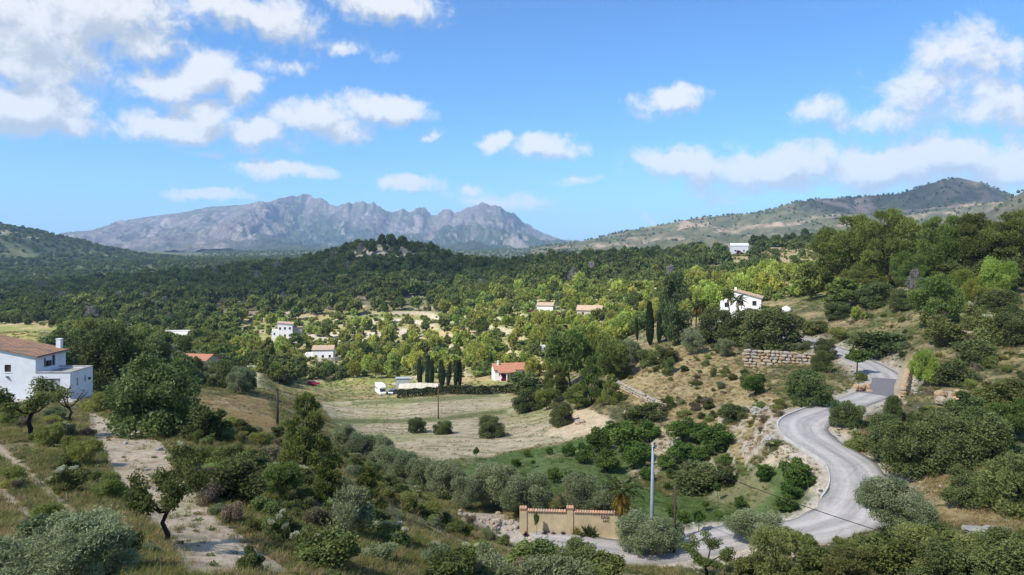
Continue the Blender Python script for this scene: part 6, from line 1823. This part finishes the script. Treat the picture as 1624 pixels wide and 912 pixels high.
# near slopes: shrubs as individuals
rs = np.random.RandomState(5)
Z_THICK = [(300, 665), (430, 690), (545, 712), (640, 775), (735, 830), (830, 866), (960, 905), (960, 960), (420, 960), (345, 850), (300, 760)]
Z_LEFT = [(0, 650), (150, 690), (180, 760), (215, 820), (270, 912), (0, 912)]
Z_RIGHT = [(1300, 470), (1624, 455), (1624, 720), (1500, 720), (1440, 600), (1400, 560), (1300, 525)]
Z_DRY = [(960, 560), (1130, 548), (1240, 640), (1240, 740), (1140, 735), (1060, 680), (980, 640)]
def near_shrubs():
    x, y = rand_pts(rs, 26000, 15, 150); z = ground(x, y); px, py = rowcol(x, y, z)
    nz = fbm(x / 6, y / 6, 91, 3)
    dens = np.where(inpoly(px, py, Z_THICK), .55, 0) + np.where(inpoly(px, py, Z_LEFT) & (y < 60), .06, 0) + np.where(inpoly(px, py, Z_RIGHT), .11, 0) + np.where(inpoly(px, py, Z_DRY), .10, 0)
    dens += np.where((px > 1180) & (py > 850), .5, 0) + np.where((px > 1420) & (py > 650) & (py < 760), .35, 0)
    dens = dens * sstep(.32, .55, nz)
    dens = np.where(inpoly(px, py, Z_TRACK), 0, dens)
    ok = (rs.uniform(0, 1, len(x)) < dens) & free(x, y, .15) & (rdist(x, y) > 3.6) & seen(x, y, z, 1.0) & (np.abs(x / y) < .80)
    x, y, z = x[ok], y[ok], z[ok]
    w = rs.uniform(.7, 2.0, len(x)) * np.where(y < 30, .75, 1.)
    k = thin(x, y, w * .85); x, y, z, w = x[k], y[k], z[k], w[k]
    px, py = rowcol(x, y, z)
    o_ = np.argsort(y)
    kinds = {'shrub': 0, 'shrubdark': 0, 'shrublight': 0, 'shrubdry': 0, 'shrubgrey': 0, 'flower': 0}
    names = {'shrub': ('shrub', 'dull green low shrub'), 'shrubdark': ('dark_shrub', 'dark low shrub'), 'shrublight': ('light_shrub', 'light green low shrub'), 'shrubdry': ('dry_shrub', 'brown dry low shrub'), 'shrubgrey': ('grey_shrub', 'grey-green low shrub'), 'flower': ('flowering_shrub', 'small shrub with cream flowers')}
    for i in o_:
        kd = rs.choice(list(kinds), p=[.30, .17, .25, .12, .10, .06])
        o = spawn(lod(kd, y[i]), names[kd][0], x[i], y[i], z[i] - .05, w[i], w[i] * rs.uniform(.5, .85), None, 'shrub')
        where(o, names[kd][1], px[i], py[i])
    return len(o_)
n_shrub = near_shrubs()

# mid valley and forest
rf = np.random.RandomState(9)
def woods():
    x, y = rand_pts(rf, 150000, 118, 1000, .82); z = ground(x, y); px, py = rowcol(x, y, z)
    n = fbm(x / 45, y / 45, 93, 4); n2_ = fbm(x / 14, y / 14, 94, 3)
    # which wood grows where
    forest = sstep(360, 430, y) * sstep(.26, .36, n + .10)
    forest = np.where((px > 330) & (px < 700) & (py > 470), .08, forest)          # sunlit terraces round the tall house
    forest = np.where(y < 340, 0, forest)
    forest = np.where((px > 1120) & (py < 455), .06, forest)
    forest = np.where((px > 560) & (px < 680) & (py < 414) & (y > 540), .05, forest)
    grove = np.where((y > 195) & (y < 400) & (py < 600), .36 * sstep(.42, .58, n) + .07, 0)
    grove = np.where((px > 380) & (px < 720) & (py > 480) & (py < 562), .05, grove)
    grove = np.where((px > 820) & (px < 1010) & (py > 505) & (py < 580), .55, grove)
    grove = np.where((px > 540) & (px < 860) & (py > 545) & (py < 600), .55, grove)
    grove = np.where((px > 395) & (px < 540) & (py > 575) & (py < 612), .85, grove)
    grove = np.where((px > 180) & (px < 390) & (py > 545) & (y > 118), .85, grove)
    grove = np.where(inpoly(px, py, Z_FIELD) | inpoly(px, py, Z_YELLOW), 0, grove)
    grove = np.where((y < 195) & ((px > 400) | (px < 170)), 0, grove)
    grove = np.where((px > 1300) & (py > 400), .10 * sstep(.4, .6, n2_) + .03, grove)
    grove = np.where((px > 480) & (px < 840) & (py > 604), 0, grove)
    grove = np.where((px > 465) & (px < 530) & (py > 602) & (py < 640), 0, grove)
    grove = np.where((px > 1200) & (px < 1300) & (py > 425) & (py < 480), .5, grove)
    grove = np.where((px > 1120) & (py < 425), .04, grove)
    clear = ((px > 1148) & (px < 1196) & (py < 412) & (py > 392)) | ((px > 480) & (px < 548) & (py > 566) & (py < 590)) | ((px > 785) & (px < 830) & (py > 590) & (py < 612)) | ((px > 845) & (px < 890) & (py > 495) & (py < 506)) | ((px > 915) & (px < 955) & (py > 500) & (py < 510)) | ((px > 268) & (px < 296) & (py > 538) & (py < 548)) | ((px > 425) & (px < 470) & (py > 534) & (py < 545))
    den = np.where(clear, 0, np.maximum(forest, grove))
    ok = (rf.uniform(0, 1, len(x)) < den * .9) & free(x, y, 1.2) & (rdist(x, y) > 3.5)
    hgt = np.clip(np.exp(rf.normal(1.66, .34, len(x))), 2.2, 9.5) * np.where(y > 400, 1.25, .92) * np.where(rf.uniform(0, 1, len(x)) < .05, 1.3, 1.)
    ok &= seen(x, y, z, hgt)
    x, y, z, hgt, px, py, n2_ = [a[ok] for a in (x, y, z, hgt, px, py, n2_)]
    kd = np.full(len(x), 'pine', dtype=object)
    q = rf.uniform(0, 1, len(x))
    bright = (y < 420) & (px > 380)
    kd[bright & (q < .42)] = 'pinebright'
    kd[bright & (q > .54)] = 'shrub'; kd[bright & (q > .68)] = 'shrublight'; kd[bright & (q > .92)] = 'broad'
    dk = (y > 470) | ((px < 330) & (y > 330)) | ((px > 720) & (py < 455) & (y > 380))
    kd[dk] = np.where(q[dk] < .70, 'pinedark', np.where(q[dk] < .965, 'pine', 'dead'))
    ol = (px > 200) & (px < 400) & (py > 552) & (y < 215); kd[ol] = np.where(q[ol] < .7, 'olive', 'dark')
    near_ = (px > 395) & (px < 560) & (py > 565) & (y < 260); kd[near_] = np.where(q[near_] < .4, 'dark', np.where(q[near_] < .7, 'broad', 'pine'))
    rt = (px > 1180) & (py > 400) & (y < 330); kd[rt] = np.where(q[rt] < .35, 'pinebright', np.where(q[rt] < .7, 'shrub', 'shrublight'))
    tm = (px > 1120) & (py < 455) & (y > 300); kd[tm] = np.where(q[tm] < .5, 'shrub', 'pinedark')
    small = np.isin(kd.astype(str), ['shrub', 'shrublight']); hgt[small] *= .42; hgt[kd == 'olive'] *= .62; hgt[(kd == 'dark') | (kd == 'broad')] *= .8
    hgt[(px > 180) & (px < 330) & (y < 330)] *= .8
    wid = hgt * rf.uniform(.75, 1.05, len(x)); wid[small] *= 1.7; wid[kd == 'olive'] *= 1.2
    k = thin(x, y, wid * np.where(y > 430, .52, .64)); x, y, z, hgt, wid, kd, px, py = [a[k] for a in (x, y, z, hgt, wid, kd, px, py)]
    return x, y, z, hgt, wid, kd, px, py
wx, wy, wz, wh, ww, wk, wpx, wpy = woods()
order = np.argsort(-(wh * ww) / wy ** 2)      # the ones that show largest come first
count = {}; rest = []
FAM = {'pinebright': 'pine', 'pinedark': 'pine', 'pine': 'pine', 'dead': 'dead', 'shrub': 'shrub', 'shrublight': 'shrub', 'olive': 'olive', 'dark': 'leafy', 'broad': 'leafy'}
TXT = {'pine': ('pine_tree', 'pine'), 'pinebright': ('pine_tree', 'bright green pine'), 'pinedark': ('pine_tree', 'dark green pine'), 'dead': ('dead_pine', 'grey dead pine'), 'shrub': ('shrub', 'green bush'), 'shrublight': ('shrub', 'light green bush'), 'olive': ('olive_tree', 'silvery olive'), 'dark': ('leafy_tree', 'dark leafy tree'), 'broad': ('leafy_tree', 'leafy tree')}
LIM = {'pine': 270, 'shrub': 150, 'olive': 60, 'leafy': 80, 'dead': 25}
for i in order:
    f = FAM[wk[i]]; count[f] = count.get(f, 0) + 1
    if count[f] > LIM[f]: rest.append(i); continue
    nm, tx = TXT[wk[i]]
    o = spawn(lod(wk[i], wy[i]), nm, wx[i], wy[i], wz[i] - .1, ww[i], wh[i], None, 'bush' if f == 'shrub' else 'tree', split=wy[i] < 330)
    where(o, tx, wpx[i], wpy[i])
rest = np.array(rest)
kinds = ['pine_far', 'pinebright_far', 'pinedark_far', 'shrub_far', 'shrublight_far', 'broad_far', 'dark_far', 'dead', 'olive_mid']
kmap = {'pine': 'pine_far', 'pinebright': 'pinebright_far', 'pinedark': 'pinedark_far', 'shrub': 'shrub_far', 'shrublight': 'shrublight_far', 'broad': 'broad_far', 'dark': 'dark_far', 'dead': 'dead', 'olive': 'olive_mid'}
ml = [PROTO[k][v][0] for k in kinds for v in range(3)]
ki = np.array([kinds.index(kmap[wk[i]]) * 3 + rf.randint(3) for i in rest])
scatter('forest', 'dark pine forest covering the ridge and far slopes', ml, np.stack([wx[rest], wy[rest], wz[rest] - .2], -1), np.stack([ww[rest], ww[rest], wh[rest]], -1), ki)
# low scrub on the sunlit valley side
def valley_scrub():
    n = 9000
    x, y = rand_pts(rf, n, 200, 470, .8); z = ground(x, y); px, py = rowcol(x, y, z)
    nz = fbm(x / 18, y / 18, 98, 3)
    ok = (rf.uniform(0, 1, n) < .2 + .8 * sstep(.42, .6, nz)) & (py < 602) & free(x, y, .5) & seen(x, y, z, 1.) & (~inpoly(px, py, Z_YELLOW))
    x, y, z = x[ok], y[ok], z[ok]; h = rf.uniform(.5, 1.7, len(x))
    scatter('undergrowth', 'low green scrub over the sunlit terraces', [PROTO[k][v][0] for k in ('shrub_far', 'shrublight_far', 'shrubdry_far') for v in range(3)], np.stack([x, y, z - .05], -1), np.stack([h * 1.6, h * 1.6, h], -1), rf.choice([0, 1, 2, 3, 4, 5, 3, 4, 5, 6], len(x)))
valley_scrub()
# far scrub dots on the hills
def far_scrub():
    P, S, K = [], [], []
    dg = bpy.context.evaluated_depsgraph_get()
    for nm, nn, (h0, h1), kk in (('right_hill', 5200, (3, 8), [9, 10, 11, 0]), ('left_hill', 5200, (5, 10), [6, 7, 8, 0]), ('near_right_hill', 700, (2, 6), [9, 10, 11])):
        me = bpy.data.objects[nm].data
        co = np.empty(len(me.vertices) * 3, np.float32); me.vertices.foreach_get('co', co); co = co.reshape(-1, 3)
        i = rf.randint(0, len(co), nn * 3)
        q = co[i] + rf.uniform(-6, 6, (len(i), 3)) * np.array([1, 0, 0])
        q = q[(np.abs(q[:, 0] / q[:, 1]) < .85)][:nn]
        keep = fbm(q[:, 0] / 90, q[:, 1] / 90, 95, 3) > (.46 if nm != 'left_hill' else .34); q = q[keep]
        h = rf.uniform(h0, h1, len(q)); P.append(q); S.append(np.stack([h * 1.2, h * 1.2, h], -1)); K.append(rf.choice(kk, len(q)))
    # open ground behind the ridge
    y = rf.uniform(950, 2300, 6000); x = rf.uniform(-.85, -.05, 6000) * y; z = ground(x, y); h = rf.uniform(5, 10, 6000)
    P.append(np.stack([x, y, z], -1)); S.append(np.stack([h * 1.2, h * 1.2, h], -1)); K.append(rf.choice([0, 6, 7, 8], 6000))
    y = rf.uniform(1000, 4200, 5200); x = rf.uniform(-.45, .5, 5200) * y; z = ground(x, y); h = rf.uniform(4, 9, 5200)
    P.append(np.stack([x, y, z], -1)); S.append(np.stack([h * 1.3, h * 1.3, h], -1)); K.append(rf.choice([0, 6, 9, 10], 5200))
    scatter('far_scrub', 'scrub and scattered trees dotted over the distant hills', ml, np.concatenate(P), np.concatenate(S), np.concatenate(K))
far_scrub()

# ------------------------------------------------------------------ grass and weeds
def tuft(seed, n, h, spread, w, mat, lean=.5):
    r = np.random.RandomState(seed)
    b = r.normal(size=(n, 2)) * spread * .5; d = r.normal(size=(n, 2)) * lean; hh = h * r.uniform(.5, 1.1, n)
    V, F = [], []
    for i in range(n):
        p = np.array([b[i, 0], b[i, 1], 0]); t = p + np.array([d[i, 0] * hh[i], d[i, 1] * hh[i], hh[i]]); m = (p + t) / 2 + np.array([0, 0, hh[i] * .12])
        s = np.array([-d[i, 1], d[i, 0], 0]); s = s / (np.linalg.norm(s) + 1e-6) * w * .5
        k = len(V); V += [p - s, p + s, m + s * .8, m - s * .8, t]; F += [(k, k + 1, k + 2, k + 3)]
        F += [(k + 3, k + 2, k + 4, k + 4)]
    me = bpy.data.meshes.new('tuft'); me.from_pydata([tuple(v) for v in V], [], [f if f[2] != f[3] else f[:3] for f in F]); me.update(); me.materials.append(mat)
    a = me.attributes.new('tint', 'FLOAT', 'FACE'); a.data.foreach_set('value', np.repeat(r.uniform(0, 1, n), 2).astype(np.float32))
    return me
def herb(seed, mat):
    r = np.random.RandomState(seed); n = 60
    d = unit(r.normal(size=(n, 3)) + np.array([0, 0, .5])); d[:, 2] = np.abs(d[:, 2])
    return leaf_mesh('herb', r, d * .4 * r.uniform(.4, 1, (n, 1)), d + r.normal(size=(n, 3)) * .5, .24, .12, mat)
TU = [tuft(i, 34, 1., .55, .035, M['straw']) for i in range(3)] + [tuft(10 + i, 34, 1., .6, .04, M['grass']) for i in range(3)] + [tuft(20 + i, 40, 1., .9, .05, M['lush']) for i in range(2)] + [herb(30 + i, M['herb']) for i in range(3)] + [herb(40 + i, M['scrub_dry']) for i in range(2)] + [herb(50 + i, M['shrub']) for i in range(2)]
rg = np.random.RandomState(3)
def grassland():
    P, S, K = [], [], []
    for (n, d0, d1, hs) in ((52000, 13, 34, .8), (60000, 34, 75, 1.), (46000, 75, 150, 1.25), (30000, 150, 330, 1.9)):
        x, y = rand_pts(rg, n, d0, d1, .80); z = ground(x, y); px, py = rowcol(x, y, z)
        nz = fbm(x / 3.5, y / 3.5, 96, 3); nb = fbm(x / 11, y / 11, 97, 3)
        q = rg.uniform(0, 1, n)
        kind = np.where(q < .30, rg.randint(0, 3, n), np.where(q < .64, rg.randint(3, 6, n), np.where(q < .84, rg.randint(8, 11, n), np.where(q < .91, rg.randint(11, 13, n), rg.randint(13, 15, n)))))
        green = nb > .52; kind = np.where(green & (kind < 3) & (rg.uniform(0, 1, n) < .6), rg.randint(3, 6, n), kind)
        lush = inpoly(px, py, Z_LUSH) & (y < 110); kind = np.where(lush, np.where(q < .85, rg.randint(6, 8, n), rg.randint(8, 11, n)), kind)
        straw = (inpoly(px, py, Z_STRAW) | inpoly(px, py, Z_STRAW2) | inpoly(px, py, Z_SLOPE)) ; kind = np.where(straw & (q < .85), rg.randint(0, 3, n), kind)
        dens = sstep(.28, .52, nz) * .9 + .08
        dens = np.where(inpoly(px, py, Z_TRACK) & (y < 75), .035, dens); fld = inpoly(px, py, Z_FIELD) & (y > 85) & (y < 260); dens = np.where(fld, (.55 * sstep(.35, .6, nb) + .15) * sstep(-.2, .7, np.sin(y * 1.55 + x * .25)), dens)
        kind = np.where(fld & (kind < 3), rg.randint(8, 11, n), kind)
        rut = np.minimum(dline(px, py, [(-40, 690), (0, 714), (60, 765), (130, 830), (175, 870)]), dline(px, py, [(-40, 740), (0, 778), (30, 805), (65, 832)])); dens = np.where((rut < 9) & (y < 45), .04, dens)
        dens = np.where(inpoly(px, py, Z_MOUND) & (y > 85), .05, dens); dens = np.where(inpoly(px, py, Z_APRON) | inpoly(px, py, Z_HEAP), .03, dens)
        rd = rdist(x, y); dens = np.where(rd < 3.0, 0, np.where(rd < 4.2, dens * .35, dens))
        ok = (rg.uniform(0, 1, n) < dens) & seen(x, y, z, .5)
        for (kx, ky, kr) in KEEP[:14]: ok &= ((x - kx) ** 2 + (y - ky) ** 2 > (kr * .8) ** 2)
        h = rg.uniform(.13, .36, n) * hs; h = np.where(lush, h * .6, h); h = np.where(fld, h * .55, h); h = np.where(kind >= 8, h * 1.3, h)
        x, y, z, h, kind = [a[ok] for a in (x, y, z, h, kind)]
        P.append(np.stack([x, y, z - .02], -1)); S.append(np.stack([h * 1.5, h * 1.5, h], -1)); K.append(kind)
    scatter('grass', 'dry and green grass tufts and weeds over the slopes and fields', TU, np.concatenate(P), np.concatenate(S), np.concatenate(K))
grassland()
def gravel():
    n = 26000
    x, y = rand_pts(rg, n, 15, 135, .80); z = ground(x, y); px, py = rowcol(x, y, z)
    rd = rdist(x, y); q = rg.uniform(0, 1, n)
    dens = np.where((rd > 2.7) & (rd < 6.0), .7, 0) + np.where(inpoly(px, py, Z_TRACK) & (y < 75), .35, 0) + np.where(inpoly(px, py, Z_ROCKY) & (y < 110), .6, 0) + np.where(inpoly(px, py, Z_BANK) & (y < 90), .6, 0) + np.where(inpoly(px, py, Z_HEAP), .8, 0) + .02 + np.where(inpoly(px, py, Z_STRAW), .05, 0)
    ok = q < dens; x, y, z, px, py = [a[ok] for a in (x, y, z, px, py)]
    s = rg.uniform(.04, .16, len(x)) * np.where(rg.uniform(0, 1, len(x)) < .1, 2.6, 1.) * np.where(y < 40, .6, 1.)
    ml_ = [ROCKS[m_][i] for m_ in ('rock', 'rock_grey') for i in range(3)]
    scatter('gravel', 'loose pale stones on the verges, banks and dirt track', ml_, np.stack([x, y, z + s * .1], -1), np.stack([s * 1.3, s, s * .8], -1), rg.randint(0, 6, len(x)))
gravel()

# ------------------------------------------------------------------ labels by rank in the row
ORD = ['first', 'second', 'third', 'fourth', 'fifth', 'sixth', 'seventh', 'eighth', 'ninth', 'tenth', 'eleventh', 'twelfth', 'thirteenth', 'fourteenth', 'fifteenth', 'sixteenth', 'seventeenth', 'eighteenth', 'nineteenth', 'twentieth']
ORD += ['twenty-' + w for w in ORD[:9]] + ['thirtieth'] + ['thirty-' + w for w in ORD[:9]] + ['fortieth'] + ['forty-' + w for w in ORD[:9]] + ['fiftieth'] + ['fifty-' + w for w in ORD[:9]]
bylab = {}
for o, px in CENSUS: bylab.setdefault(o['label'], []).append((px, o))
for lb, items in bylab.items():
    items.sort(key=lambda t: t[0])
    for k, (px, o) in enumerate(items):
        o['label'] = lb.replace('{n}', ORD[k]) if len(items) > 1 else lb.replace(', {n} from the left', '')
print('plants near', n_shrub, 'woods', len(wx), 'mass', len(rest))
